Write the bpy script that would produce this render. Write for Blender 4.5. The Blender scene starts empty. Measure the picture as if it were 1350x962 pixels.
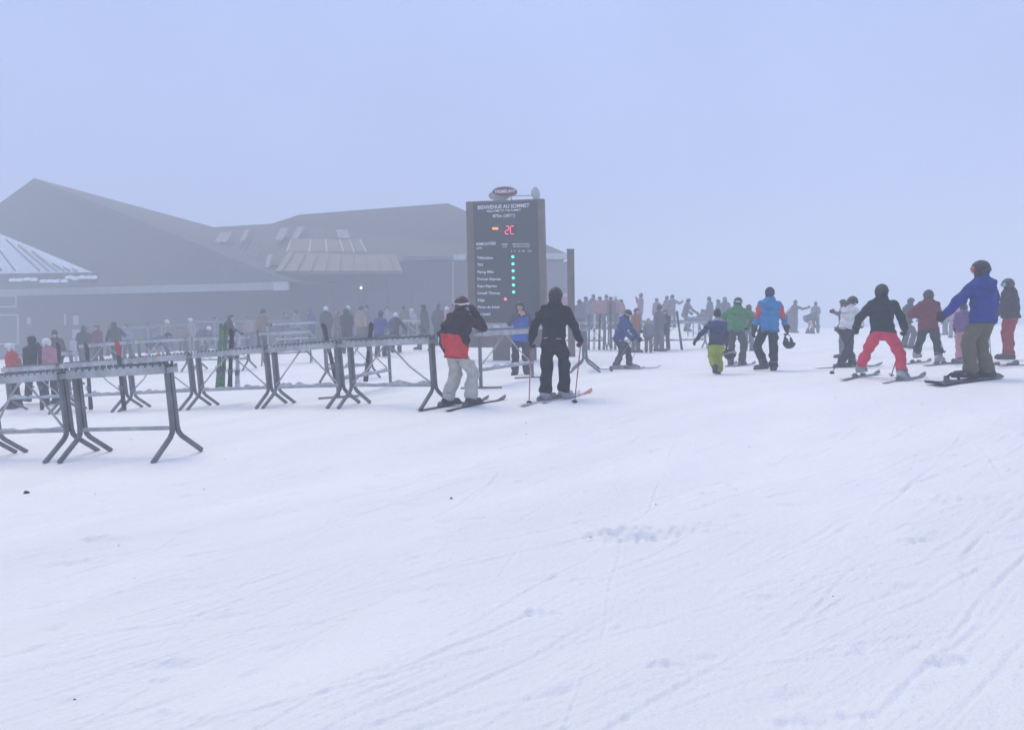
import bpy, bmesh, math, random
import numpy as np
from mathutils import Matrix, Vector, Quaternion

# ------------------------------------------------------------------ camera, world, sun, exposure
SC = bpy.context.scene
COL = SC.collection
FPX, PW, PH, HORIZON = 1000.0, 1350.0, 962.0, 405.0
CAM_Z = 1.6
PITCH = math.atan((PH/2-HORIZON)/FPX)
CAM_R = Matrix.Rotation(math.pi/2-PITCH, 3, 'X') @ Matrix.Rotation(math.radians(-0.8), 3, 'Z')
cam_data = bpy.data.cameras.new('camera')
cam = bpy.data.objects.new('camera', cam_data)
COL.objects.link(cam)
cam.matrix_world = Matrix.Translation((0, 0, CAM_Z)) @ CAM_R.to_4x4()
cam_data.sensor_fit = 'HORIZONTAL'
cam_data.sensor_width = 36.0
cam_data.lens = 36.0*FPX/PW
cam_data.clip_start = 0.05
cam_data.clip_end = 2000
SC.camera = cam

SKY_COL = (0.39, 0.49, 0.80)
world = bpy.data.worlds.new('World')
SC.world = world
world.use_nodes = True
bg = world.node_tree.nodes['Background']
bg.inputs['Color'].default_value = (*SKY_COL, 1)
bg.inputs['Strength'].default_value = 1.0
_wn = world.node_tree
_tc = _wn.nodes.new('ShaderNodeTexCoord')
_ns = _wn.nodes.new('ShaderNodeTexNoise'); _ns.inputs['Scale'].default_value = 1.6; _ns.inputs['Detail'].default_value = 4
_rp = _wn.nodes.new('ShaderNodeValToRGB')          # slow drifts in the cloud, the same all round
_rp.color_ramp.elements[0].position = 0.3; _rp.color_ramp.elements[0].color = (*[c*0.90 for c in SKY_COL], 1)
_rp.color_ramp.elements[1].position = 0.7; _rp.color_ramp.elements[1].color = (*[c*1.07 for c in SKY_COL], 1)
_wn.links.new(_tc.outputs['Generated'], _ns.inputs['Vector']); _wn.links.new(_ns.outputs['Fac'], _rp.inputs['Fac']); _wn.links.new(_rp.outputs[0], bg.inputs['Color'])

sun_data = bpy.data.lights.new('sun', 'SUN')
sun_data.energy = 1.5
sun_data.angle = math.radians(40)
sun_data.color = (1.0, 0.87, 0.58)
sun = bpy.data.objects.new('sun', sun_data)
COL.objects.link(sun)
sun.rotation_euler = (math.radians(31), 0, math.radians(222))

SC.view_settings.view_transform = 'Standard'
SC.view_settings.look = 'None'
SC.view_settings.gamma = 1.0
SC.view_settings.exposure = 0.21
SC.render.engine = 'CYCLES'
SC.cycles.use_denoising = True
SC.cycles.max_bounces = 6
SC.cycles.diffuse_bounces = 3
SC.cycles.glossy_bounces = 2
SC.cycles.volume_bounces = 2
SC.cycles.transmission_bounces = 4
FOG_DENSITY = 0.0114
FOG_COL = (0.865, 0.915, 0.985)

# ------------------------------------------------------------------ pixel helpers
def ray(px, py):
    return CAM_R @ Vector(((px-PW/2)/FPX, -(py-PH/2)/FPX, -1.0))

def P(px, py, d):
    """photo pixel at forward distance d (metres along +Y)"""
    r = ray(px, py)
    return Vector((0, 0, CAM_Z)) + r*(d/r.y)

# ------------------------------------------------------------------ materials
MATS = {}
def mat(name, col, rough=0.75, var=0.12, scale=6.0, bump=0.15, bscale=60.0, metal=0.0, spec=0.3):
    if name in MATS:
        return MATS[name]
    m = bpy.data.materials.new(name)
    m.use_nodes = True
    nt = m.node_tree
    b = nt.nodes['Principled BSDF']
    b.inputs['Roughness'].default_value = rough
    b.inputs['Metallic'].default_value = metal
    b.inputs['Specular IOR Level'].default_value = spec
    tc = nt.nodes.new('ShaderNodeTexCoord')
    n = nt.nodes.new('ShaderNodeTexNoise')
    n.inputs['Scale'].default_value = scale
    n.inputs['Detail'].default_value = 5
    nt.links.new(tc.outputs['Object'], n.inputs['Vector'])
    r = nt.nodes.new('ShaderNodeMapRange')
    r.inputs['From Min'].default_value = 0.3
    r.inputs['From Max'].default_value = 0.7
    r.inputs['To Min'].default_value = 1-var
    r.inputs['To Max'].default_value = 1+var
    nt.links.new(n.outputs['Fac'], r.inputs['Value'])
    mx = nt.nodes.new('ShaderNodeVectorMath'); mx.operation = 'SCALE'
    mx.inputs[0].default_value = col
    nt.links.new(r.outputs[0], mx.inputs['Scale'])
    nt.links.new(mx.outputs[0], b.inputs['Base Color'])
    if bump:
        n2 = nt.nodes.new('ShaderNodeTexNoise')
        n2.inputs['Scale'].default_value = bscale
        n2.inputs['Detail'].default_value = 4
        nt.links.new(tc.outputs['Object'], n2.inputs['Vector'])
        bp = nt.nodes.new('ShaderNodeBump')
        bp.inputs['Strength'].default_value = bump
        bp.inputs['Distance'].default_value = 0.02
        nt.links.new(n2.outputs['Fac'], bp.inputs['Height'])
        nt.links.new(bp.outputs[0], b.inputs['Normal'])
    MATS[name] = m
    return m

def cloth(col):
    return mat('cloth_%d_%d_%d' % tuple(int(c*1000) for c in col), col, 0.85, 0.14, 9, 0.25, 45, spec=0.2)

def emis(name, col, s):
    if name in MATS:
        return MATS[name]
    m = bpy.data.materials.new(name)
    m.use_nodes = True
    b = m.node_tree.nodes['Principled BSDF']
    b.inputs['Base Color'].default_value = (*[c*0.3 for c in col], 1)
    b.inputs['Emission Color'].default_value = (*col, 1)
    b.inputs['Emission Strength'].default_value = s
    MATS[name] = m
    return m

STEEL = mat('galvanised_steel', (0.40, 0.415, 0.42), 0.55, 0.25, 5, 0.1, 40, metal=0.25)
STEEL_D = mat('dark_galvanised_steel', (0.165, 0.18, 0.185), 0.55, 0.25, 5, 0.1, 40, metal=0.25)
RUBBER = mat('rubber_black', (0.02, 0.02, 0.022), 0.8)
OLDSNOW = mat('packed_old_snow', (0.50, 0.52, 0.55), 0.8, 0.3, 12, 0.4, 30)
SKIN = mat('skin', (0.50, 0.30, 0.23), 0.6, 0.06)
BLACK = cloth((0.012, 0.012, 0.016))
BOOTGREY = mat('boot_grey_plastic', (0.30, 0.31, 0.33), 0.45, 0.3, 14, 0.0)
BOOTDARK = mat('boot_dark_plastic', (0.035, 0.035, 0.04), 0.5, 0.3, 14, 0.0)
HELM_D = mat('helmet_dark', (0.025, 0.027, 0.032), 0.45, 0.1)

# ------------------------------------------------------------------ object helpers
def put(name, me, m=None, parent=None):
    o = bpy.data.objects.new(name, me)
    COL.objects.link(o)
    if m is not None:
        ms = m if isinstance(m, (list, tuple)) else [m]
        if len(me.materials) == 0:
            for x in ms:
                me.materials.append(x)
        else:
            for i, x in enumerate(ms):
                o.material_slots[i].link = 'OBJECT'
                o.material_slots[i].material = x
    if parent is not None:
        o.parent = parent
    return o

def tag(o, label, cat, group=None, kind=None):
    o['label'] = label
    o['category'] = cat
    if group:
        o['group'] = group
    if kind:
        o['kind'] = kind
    return o

def struct(o):
    o['kind'] = 'structure'
    return o

def thing(name, label, cat, loc=(0, 0, 0), rz=0.0, group=None):
    o = bpy.data.objects.new(name, None)
    COL.objects.link(o)
    o.empty_display_size = 0.1
    o.location = loc
    o.rotation_euler = (0, 0, rz)
    return tag(o, label, cat, group)

def mesh(name, verts, faces, smooth=False):
    me = bpy.data.meshes.new(name)
    me.from_pydata([tuple(v) for v in verts], [], [tuple(f) for f in faces])
    me.update()
    if smooth:
        me.polygons.foreach_set('use_smooth', [True]*len(me.polygons))
    return me

class MB:
    """collects simple solids into one mesh"""
    def __init__(self):
        self.v, self.f = [], []
    def add(self, vs, fs):
        n = len(self.v)
        self.v += [Vector(v) for v in vs]
        self.f += [tuple(i+n for i in f) for f in fs]
        return self
    def box(self, lo, hi):
        x0, y0, z0 = lo; x1, y1, z1 = hi
        return self.add([(x0,y0,z0),(x1,y0,z0),(x1,y1,z0),(x0,y1,z0),(x0,y0,z1),(x1,y0,z1),(x1,y1,z1),(x0,y1,z1)],
                 [(0,3,2,1),(4,5,6,7),(0,1,5,4),(1,2,6,5),(2,3,7,6),(3,0,4,7)])
    def tube(self, pts, rad, n=8, up=None, sq=None):
        """swept tube through pts; rad number or list; sq=(w,h) makes a rectangular section"""
        pts = [Vector(p) for p in pts]
        rs = rad if isinstance(rad, (list, tuple)) else [rad]*len(pts)
        rings = []
        for i, p in enumerate(pts):
            t = (pts[min(i+1, len(pts)-1)]-pts[max(i-1, 0)]).normalized()
            u = Vector(up) if up is not None else (Vector((0,0,1)) if abs(t.z) < 0.9 else Vector((1,0,0)))
            a = t.cross(u).normalized(); b = a.cross(t).normalized()
            if sq:
                w, h = sq[0]/2, sq[1]/2
                c = min(w, h)*0.25
                prof = [(-w+c,-h),(w-c,-h),(w,-h+c),(w,h-c),(w-c,h),(-w+c,h),(-w,h-c),(-w,-h+c)]
                rings.append([p+a*x+b*y for x, y in prof])
            else:
                rings.append([p+(a*math.cos(2*math.pi*k/n)+b*math.sin(2*math.pi*k/n))*rs[i] for k in range(n)])
        m = len(rings[0])
        vs = [v for r in rings for v in r]
        fs = []
        for i in range(len(rings)-1):
            for k in range(m):
                fs.append((i*m+k, i*m+(k+1)%m, (i+1)*m+(k+1)%m, (i+1)*m+k))
        fs.append(tuple(range(m-1, -1, -1)))
        fs.append(tuple((len(rings)-1)*m+k for k in range(m)))
        return self.add(vs, fs)
    def prism(self, poly, vec):
        """flat polygon extruded along vec"""
        poly = [Vector(p) for p in poly]; vec = Vector(vec); n = len(poly)
        return self.add(poly+[p+vec for p in poly],
                 [tuple(range(n-1, -1, -1)), tuple(range(n, 2*n))]+[(i, (i+1) % n, n+(i+1) % n, n+i) for i in range(n)])
    def mesh(self, name, smooth=False):
        me = mesh(name, self.v, self.f, smooth)
        bm = bmesh.new(); bm.from_mesh(me)
        bmesh.ops.recalc_face_normals(bm, faces=bm.faces)
        bm.to_mesh(me); bm.free()
        if smooth:
            me.polygons.foreach_set('use_smooth', [len(p.vertices) <= 4 for p in me.polygons])
        return me
    def put(self, name, m, parent=None, smooth=False):
        return put(name, self.mesh(name, smooth), m, parent)

# ------------------------------------------------------------------ terrain (control points: photo pixel of a foot, distance from its known size)
CTRL = [(735,527,11.9),(605,537,12.0),(1288,498,11.8),(1165,501,13.2),(1013,488,16.2),(822,487,20.0),(687,497,18.2),
        (560,463,29.5),(1075,441,43.0),(945,493,15.6),(1222,479,17.0),(1330,478,16.5),(1120,484,16.0),(975,482,19.0),
        (237,596,8.7),(105,602,9.4),(0,598,10.2),(577,527,11.5),(460,535,12.6),(362,537,13.7),(262,537,14.8),(172,540,15.9),
        (60,545,17.4),(632,507,14.0),(770,488,17.6),(866,461,29.0),(932,462,29.0),(300,463,30),(906,438,38.0),(1193,453,26.0),
        (1255,446,36.0),(665,474,24.0),(790,431,42),(880,430,42),(946,434,39),(440,452,40.0),(80,475,40.0)]
_pts = [P(*c) for c in CTRL]
_xy = [(p.x, p.y) for p in _pts]; _z = [p.z for p in _pts]
for x, y, z in [(0,0,0),(-3,2,-.06),(3,2,.08),(0,4,0.0),(4,5,.2),(-4,5,-.12),(9,6,.45),(0,8,.04),(5,9,.32),(-9,6,-.5),(-6,-4,-.2),(6,-4,.3),
                (-20,20,-1.4),(-25,35,-1.5),(-25,48,-1.2),(0,48,-.3),(18,25,.15),(24,40,.1),(14,10,.85),(0,-6,.1),(-20,0,-1.4),(20,0,1.0)]:
    _xy.append((x, y)); _z.append(z)
_xy = np.array(_xy); _z = np.array(_z)
def _tps(r2):
    return 0.5*r2*np.log(r2+1e-9)
_K = _tps(((_xy[:, None]-_xy[None])**2).sum(-1))
_n = len(_xy)
_A = np.zeros((_n+3, _n+3))
_A[:_n, :_n] = _K+np.eye(_n)*25.0
_A[:_n, _n:] = np.c_[np.ones(_n), _xy]; _A[_n:, :_n] = _A[:_n, _n:].T
_W = np.linalg.solve(_A, np.r_[_z, 0, 0, 0])

def terrain_np(x, y):
    x = np.asarray(x, float); y = np.asarray(y, float)
    cx = np.where(np.abs(x) < 14, x, np.sign(x)*(14+14*np.tanh((np.abs(x)-14)/14)))
    cy = np.where(y > 44, 44+8*np.tanh((y-44)/8), np.where(y < -4, -4+4*np.tanh((y+4)/4), y))
    z = _W[_n]+_W[_n+1]*cx+_W[_n+2]*cy
    for i in range(_n):
        z = z+_W[i]*_tps((cx-_xy[i, 0])**2+(cy-_xy[i, 1])**2)
    # the summit rolls away beyond the crowd
    r = np.maximum(np.hypot(x*0.7, y)-52, 0)
    return z-np.minimum(0.004*r*r, 0.16*r)

def terr(x, y):
    cx = x if abs(x) < 14 else math.copysign(14+14*math.tanh((abs(x)-14)/14), x)
    cy = 44+8*math.tanh((y-44)/8) if y > 44 else (-4+4*math.tanh((y+4)/4) if y < -4 else y)
    z = _W[_n]+_W[_n+1]*cx+_W[_n+2]*cy+float(_W[:_n] @ _tps((cx-_xy[:, 0])**2+(cy-_xy[:, 1])**2))
    r = max(math.hypot(x*0.7, y)-52, 0)
    return z-min(0.004*r*r, 0.16*r)

def ground(px, py):
    """photo pixel -> point on the snow"""
    r = ray(px, py); o = Vector((0, 0, CAM_Z))
    lo, hi = 1.0, None
    t = 1.5
    while t < 90:
        p = o+r*t
        if p.z < terr(p.x, p.y):
            hi = t; break
        lo = t; t += 0.5
    if hi is None:
        hi = t
    for _ in range(22):
        m = (lo+hi)/2; p = o+r*m
        if p.z < terr(p.x, p.y): hi = m
        else: lo = m
    p = o+r*hi
    return Vector((p.x, p.y, terr(p.x, p.y)))

def gp(px, d):
    """point on the snow under photo column px at forward distance d"""
    z = -0.2
    for _ in range(4):
        # column direction at that height
        py = HORIZON+(CAM_Z-z)*FPX/d
        p = P(px, py, d); z = terr(p.x, p.y)
    return Vector((p.x, p.y, z))

def snow_detail(x, y):
    rng = np.random.RandomState(5)
    z = np.zeros_like(x)
    for k in range(26):                     # broad soft unevenness
        a = rng.uniform(0, 2*math.pi); w = rng.uniform(0.25, 1.6)
        f = 2*math.pi/w
        z += 0.0035*w*np.sin((x*math.cos(a)+y*math.sin(a))*f+rng.uniform(0, 6.28))*0.6
    for k in range(620):                    # ski grooves, most running up to the right
        near = rng.rand() < 0.7
        cx = rng.uniform(-6, 7) if near else rng.uniform(-9, 12)
        cy = rng.uniform(2.0, 9) if near else rng.uniform(6, 18)
        a = math.radians(rng.normal(36, 10)) if rng.rand() < 0.93 else math.radians(rng.normal(70, 12))
        L = rng.uniform(0.3, 3.2); c = rng.normal(0, 0.025)
        dep = rng.uniform(0.0025, 0.0065)*(1.0 if rng.rand() < .9 else 1.4); w = rng.uniform(0.008, 0.016)
        ca, sa = math.cos(a), math.sin(a)
        m = (np.abs(x-cx) < L+0.4) & (np.abs(y-cy) < L+0.4)
        if not m.any(): continue
        xs, ys = x[m]-cx, y[m]-cy
        u = xs*ca+ys*sa
        s0 = -xs*sa+ys*ca-c*u*u-0.012*np.sin(u*5+k)
        env = np.clip((L-np.abs(u))/0.5, 0, 1)
        env = env*env*(3-2*env)*(0.65+0.35*np.sin(u*3.1+k*1.7))
        for off in (0,):
            s = s0-off
            z[m] += env*dep*(-np.exp(-(s/w)**2)+0.75*np.exp(-((s-2*w)/(w*1.1))**2))
    for k in range(750):                    # pock marks, pole holes, boot marks
        cx = rng.uniform(-6, 8); cy = rng.uniform(2.1, 12)
        r = rng.uniform(0.014, 0.04); dep = rng.uniform(0.003, 0.012)*(r/.03)
        if rng.rand() < 0.03:
            r *= 1.6
        a = rng.normal(0.12, 0.35); ca, sa = math.cos(a), math.sin(a)
        m = (np.abs(x-cx) < 11*r) & (np.abs(y-cy) < 7*r)
        if not m.any(): continue
        u = ((x[m]-cx)*ca+(y[m]-cy)*sa)/rng.uniform(1.2, 4.0); v = -(x[m]-cx)*sa+(y[m]-cy)*ca
        z[m] += dep*(-np.exp(-(u*u+v*v)/r**2)+0.7*np.exp(-(u*u+(v-1.8*r)**2)/r**2))
    zl = np.zeros_like(z)
    # the torn-up lumps seen in the foreground
    for px, py, wd, dp in [(852,704,.24,.075),(822,701,.14,.04),(792,703,.12,.075),(802,709,.1,.03),(120,712,.13,.05),(104,742,.1,.04),(1255,659,.22,.03),
                           (705,806,.10,.03),(1125,941,.07,.03),(1245,870,.08,.035),(872,878,.07,.03),(1208,710,.12,.03),(1040,953,.07,.03),
                           (1225,711,.1,.03),(935,703,.1,.02),(212,942,.06,.03),(206,893,.05,.025),(565,793,.06,.02),(145,712,.08,.03),(760,764,.08,.02)]:
        g = ground(px, py)
        for k in range(int(7+wd*60)):
            bx, by = g.x+rng.normal(0, wd*.55), g.y+abs(rng.normal(0, wd*.22))
            br = rng.uniform(.035, .085)*(.6+wd*1.6); bh = dp*rng.uniform(.1, .6)
            mm = (np.abs(x-bx) < 3*br) & (np.abs(y-by) < 3*br)
            zl[mm] = np.maximum(zl[mm], bh*np.exp(-(((x[mm]-bx)/br)**2+((y[mm]-by)/(br*.8))**2)**1.2)*(.8+.2*np.sin(x[mm]*83+k)*np.sin(y[mm]*71+k)))
        m = (np.abs(x-g.x) < 6*wd) & (np.abs(y-g.y) < 6*wd)
        u = (x[m]-g.x)/wd; v = (y[m]-g.y)/(wd*0.34)
        rg = 0.55+0.25*np.sin(x[m]*23+2.3*np.sin(y[m]*31+x[m]*9))+0.3*np.sin(x[m]*11-y[m]*37+1.7*np.sin(x[m]*53))
        z[m] += dp*rg*(.35*np.exp(-(u*u+(v-1.0)**2))-.8*np.exp(-(u*u*1.1+(v+0.5)**2*1.4)))
    return z+zl

def build_ground():
    ang_f = np.radians(np.linspace(-42, 42, 760))
    ang_b = np.radians(np.linspace(42, 318, 60)[1:-1])
    th = np.r_[ang_f, ang_b]
    r = np.r_[np.linspace(0.3, 2.2, 12)[:-1], np.geomspace(2.2, 13, 500)[:-1], np.geomspace(13, 45, 150)[:-1], np.geomspace(45, 260, 50)]
    T, R = np.meshgrid(th, r)
    x = R*np.sin(T); y = R*np.cos(T)
    z = terrain_np(x, y)
    fade = np.clip((24-R)/12, 0, 1)
    z += snow_detail(x, y)*fade
    v = np.c_[x.ravel(), y.ravel(), z.ravel()]
    nr, nt = R.shape
    i, j = np.meshgrid(np.arange(nr-1), np.arange(nt), indexing='ij')
    j2 = (j+1) % nt
    q = np.stack([i*nt+j, i*nt+j2, (i+1)*nt+j2, (i+1)*nt+j], -1).reshape(-1, 4)
    q = q[:, ::-1]
    me = bpy.data.meshes.new('snow_ground')
    me.vertices.add(len(v)+1)
    v = np.vstack([v, [[0, 0, terr(0, 0)]]])
    me.vertices.foreach_set('co', v.ravel())
    jc = np.arange(nt)
    tri = np.c_[np.full(nt, len(v)-1), (jc+1) % nt, jc]
    nl = q.size+tri.size
    me.loops.add(nl)
    me.loops.foreach_set('vertex_index', np.r_[q.ravel(), tri.ravel()].astype(np.int32))
    me.polygons.add(len(q)+len(tri))
    ls = np.r_[np.arange(len(q))*4, q.size+np.arange(len(tri))*3]
    me.polygons.foreach_set('loop_start', ls.astype(np.int32))
    me.polygons.foreach_set('use_smooth', np.ones(len(q)+len(tri), bool))
    me.update(calc_edges=True); me.validate()
    m = bpy.data.materials.new('snow'); m.use_nodes = True
    nt_ = m.node_tree; b = nt_.nodes['Principled BSDF']
    b.inputs['Roughness'].default_value = 0.65
    b.inputs['Specular IOR Level'].default_value = 0.25
    geo = nt_.nodes.new('ShaderNodeNewGeometry')
    n1 = nt_.nodes.new('ShaderNodeTexNoise'); n1.inputs['Scale'].default_value = 0.55; n1.inputs['Detail'].default_value = 6
    mp = nt_.nodes.new('ShaderNodeMapping'); mp.vector_type = 'TEXTURE'; mp.inputs['Rotation'].default_value = (0, 0, math.radians(40)); mp.inputs['Scale'].default_value = (2.6, 0.6, 1)
    nt_.links.new(geo.outputs['Position'], mp.inputs['Vector']); nt_.links.new(mp.outputs[0], n1.inputs['Vector'])
    cr = nt_.nodes.new('ShaderNodeValToRGB')
    cr.color_ramp.elements[0].position = 0.3; cr.color_ramp.elements[0].color = (0.845, 0.845, 0.85, 1)
    cr.color_ramp.elements[1].position = 0.62; cr.color_ramp.elements[1].color = (0.925, 0.92, 0.915, 1)
    nt_.links.new(n1.outputs['Fac'], cr.inputs['Fac'])
    nt_.links.new(cr.outputs[0], b.inputs['Base Color'])
    n2 = nt_.nodes.new('ShaderNodeTexNoise'); n2.inputs['Scale'].default_value = 26; n2.inputs['Detail'].default_value = 7; n2.inputs['Roughness'].default_value = 0.65
    nt_.links.new(geo.outputs['Position'], n2.inputs['Vector'])
    mp3 = nt_.nodes.new('ShaderNodeMapping'); mp3.vector_type = 'TEXTURE'; mp3.inputs['Rotation'].default_value = (0, 0, math.radians(41)); mp3.inputs['Scale'].default_value = (0.9, 0.10, 1)
    n3 = nt_.nodes.new('ShaderNodeTexNoise'); n3.inputs['Scale'].default_value = 2.2; n3.inputs['Detail'].default_value = 5
    nt_.links.new(geo.outputs['Position'], mp3.inputs['Vector']); nt_.links.new(mp3.outputs[0], n3.inputs['Vector'])
    b1 = nt_.nodes.new('ShaderNodeBump'); b1.inputs['Strength'].default_value = 0.8; b1.inputs['Distance'].default_value = 0.02
    b2 = nt_.nodes.new('ShaderNodeBump'); b2.inputs['Strength'].default_value = 0.6; b2.inputs['Distance'].default_value = 0.03
    msk = nt_.nodes.new('ShaderNodeTexNoise'); msk.inputs['Scale'].default_value = 0.9; msk.inputs['Detail'].default_value = 3
    nt_.links.new(geo.outputs['Position'], msk.inputs['Vector'])
    mr = nt_.nodes.new('ShaderNodeMapRange'); mr.inputs['From Min'].default_value = 0.42; mr.inputs['From Max'].default_value = 0.68
    nt_.links.new(msk.outputs['Fac'], mr.inputs['Value'])
    mm = nt_.nodes.new('ShaderNodeMath'); mm.operation = 'MULTIPLY'
    nt_.links.new(mr.outputs[0], mm.inputs[0]); nt_.links.new(n3.outputs['Fac'], mm.inputs[1])
    nt_.links.new(n2.outputs['Fac'], b1.inputs['Height']); nt_.links.new(mm.outputs[0], b2.inputs['Height'])
    nt_.links.new(b1.outputs[0], b2.inputs['Normal']); nt_.links.new(b2.outputs[0], b.inputs['Normal'])
    return struct(put('snow_ground', me, m))

build_ground()

# ------------------------------------------------------------------ lodge behind the racks
ROOF = mat('weathered_roof', (0.082, 0.086, 0.082), 0.8, 0.12, 1.2, 0.2, 8)
WALL = mat('dark_lodge_wall', (0.048, 0.046, 0.052), 0.8, 0.15, 0.8, 0.2, 6)
WALL_B = mat('lodge_wall_plum', (0.05, 0.04, 0.047), 0.8, 0.15, 0.8, 0.2, 6)
FASCIA = mat('pale_fascia', (0.30, 0.31, 0.32), 0.6, 0.12, 2)
CANOPY = mat('pale_metal_canopy', (0.12, 0.118, 0.124), 0.5, 0.12, 2)
GLASS = mat('dark_glazing', (0.05, 0.055, 0.065), 0.5, 0.1, 2, 0, spec=0.3)
SNOWR = mat('roof_snow', (0.82, 0.83, 0.86), 0.8, 0.08, 3, 0.3, 12)
TRIM = mat('pale_trim', (0.42, 0.43, 0.45), 0.6, 0.1, 3)

def slab(corners, thick, name, m, parent):
    return MB().prism(corners, thick).put(name, m, parent)

def bar(a, b, w, name, m, parent, h=None):
    return MB().tube([a, b], 0, sq=(w, h or w)).put(name, m, parent)

# --- wing with the pyramid roof
eR, eM = P(382, 371, 47), P(0, 383, 54)
d_ = (eM-eR); d_.z = 0; d_.normalize()
zE = eR.z
eR = Vector((eR.x, eR.y, zE)); eL = eR+d_*36
nrm = Vector((-d_.y, d_.x, 0)); nrm = nrm if nrm.y > 0 else -nrm
peak = P(45, 235, 60)
eRB, eLB = eR+nrm*24, eL+nrm*24
wing = thing('lodge_wing', 'long dark lodge wing under a steep pyramid roof with a snowy porch', 'building', (eR.x, eR.y, 0))
wing_inv = Vector(wing.location)
def W_(p): return Vector(p)-wing_inv
rf = MB().add([W_(eL), W_(eR), W_(eRB), W_(eLB), W_(peak)], [(0,1,4),(1,2,4),(2,3,4),(3,0,4),(3,2,1,0)]).put('roof', ROOF, wing)
fa = W_(eR)+Vector((0,0,-.02)); fb = W_(eL)+Vector((0,0,-.02))
MB().prism([fa-nrm*.05, fb-nrm*.05, fb-nrm*.05-Vector((0,0,.48)), fa-nrm*.05-Vector((0,0,.48))], -nrm*.12).put('fascia', FASCIA, wing)
MB().prism([fa-nrm*.2+d_*.0, fa-nrm*.2+d_*1.0, fa-nrm*.2+d_*1.0-Vector((0,0,.52)), fa-nrm*.2-Vector((0,0,.52))], -nrm*.06).put('fascia_end', TRIM, wing)
w0, w1 = W_(eR)+d_*1.0+nrm*1.6, W_(eL)+nrm*1.6
MB().prism([w0-Vector((0,0,.03)), w1-Vector((0,0,.03)), Vector((w1.x,w1.y,-4)), Vector((w0.x,w0.y,-4))], nrm*18).put('wall', WALL_B, wing)
def onwall(px, py, off=0.06):
    r = ray(px, py); o = Vector((0,0,CAM_Z)); base = w0+wing_inv
    t = (base-o).dot(nrm)/r.dot(nrm)
    return W_(o+r*t)-nrm*off
def wrect(x0, y0, x1, y1, name, m, parent, th=.05, off=.06):
    return MB().prism([onwall(x0,y0,off), onwall(x1,y0,off), onwall(x1,y1,off), onwall(x0,y1,off)], -nrm*th).put(name, m, parent)
def frame(x0, y0, x1, y1, t, name, inner):
    w = wrect(x0, y0, x1, y1, name, inner, wing, .04)
    for a in ((x0-t,y0-t,x1+t,y0),(x0-t,y1,x1+t,y1+t),(x1,y0,x1+t,y1),(x0-t,y0,x0,y1)):
        wrect(*a, 'frame', TRIM, w, .1)
frame(-34, 391, 22, 403, 2.6, 'window', GLASS)
frame(-34, 416, 25, 452, 2.0, 'door', GLASS)
wrect(37, 418, 42, 427, 'notice', TRIM, wing)
wrect(86, 414, 89, 428, 'notice', TRIM, wing)
wrect(98, 416, 105, 428, 'notice', TRIM, wing)
# snowy porch roof in front of the pyramid
pr = [P(-70,270,51.5), P(0,308,51), P(122,359,49), P(-70,362,50)]
pz = pr[2].z
slab([W_(p) for p in pr], (0, .5, -.25), 'porch_roof', SNOWR, wing)
for a, b in (((8,316),(52,357)),((24,323),(64,357)),((42,331),(74,357)),((58,340),(84,357)),((72,346),(92,357)),((84,349),(101,357)),((-20,305),(20,357)),((-45,295),(2,357))):
    bar(W_(P(*a,50.2)), W_(P(*b,48.9)), .09, 'seam', STEEL_D, wing)
slab([W_(P(-70,362.5,49.4)), W_(P(124,360.5,48.7)), W_(P(118,373,48.8)), W_(P(-70,377,49.4))], (0, .8, 0), 'porch_beam', ROOF, wing)
rs = random.Random(4)
for px, py in ((15,369),(24,369),(34,368),(43,368.5),(55,370.5),(64,370.5),(74,370.5),(82,370.5),(90,365.5),(98,367),(106,365.5),(115,365.5),(122,365.5)):
    c = W_(P(px, py, 48.5)); w = rs.uniform(.16,.26)
    MB().prism([c+Vector((-w,0,-.09)), c+Vector((w,0,-.09)), c+Vector((w*1.3,0,.05)), c+Vector((.1,0,.12)), c+Vector((-w*.8,0,.06))], (0,.22,0)).put('snow_clump', SNOWR, wing)

# --- main hall to the right
hall = thing('lodge_hall', 'broad dark lodge hall with sloped glazing and a pale metal canopy', 'building', (-8, 52, 0))
hinv = Vector((-8, 52, 0))
def H_(p): return Vector(p)-hinv
F1 = [P(300,352,51), P(752,336,53), P(590,268,60), P(395,283,61), P(358,295,60.5), P(222,303,60)]
B1 = [Vector((F1[0].x-1, 72, F1[0].z)), Vector((F1[1].x, 72, F1[1].z))]
vs = [H_(p) for p in F1+B1]
MB().add(vs, [(0,1,2,3,4,5),(1,7,2),(2,7,6,3),(3,6,4),(4,6,5),(5,6,0),(0,6,7,1)]).put('roof', ROOF, hall)
def hb(px0, py0, px1, py1, d0, d1, name, m, depth=.1, parent=hall):
    return MB().prism([H_(P(px0,py0,d0)), H_(P(px1,py0,d1)), H_(P(px1,py1,d1)), H_(P(px0,py1,d0))], (0,depth,0)).put(name, m, parent)
a, b = F1[0]+Vector((0,1.2,0)), F1[1]+Vector((-.5,1.2,0))
MB().prism([H_(Vector((a.x,a.y,-2))), H_(Vector((b.x,b.y,-2))), H_(Vector((b.x,b.y,b.z-.05))), H_(Vector((a.x,a.y,a.z-.05)))], (0,16,0)).put('wall', WALL, hall)
hb(530,338,598,343,52,52.4,'fascia',CANOPY); hb(598,335.5,614,342.5,52.2,52.3,'fascia_end',TRIM)
hb(614,336,722,342,52.3,52.8,'fascia',CANOPY); hb(718,333.5,749,341.5,52.6,52.8,'fascia_end',TRIM)
hb(718,345,748,383,53.9,53.95,'wall_panel',CANOPY,.08)
ban = hb(719,383,751,403,53.3,53.5,'banner',mat('red_banner',(.30,.06,.08),.7),.08)
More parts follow.
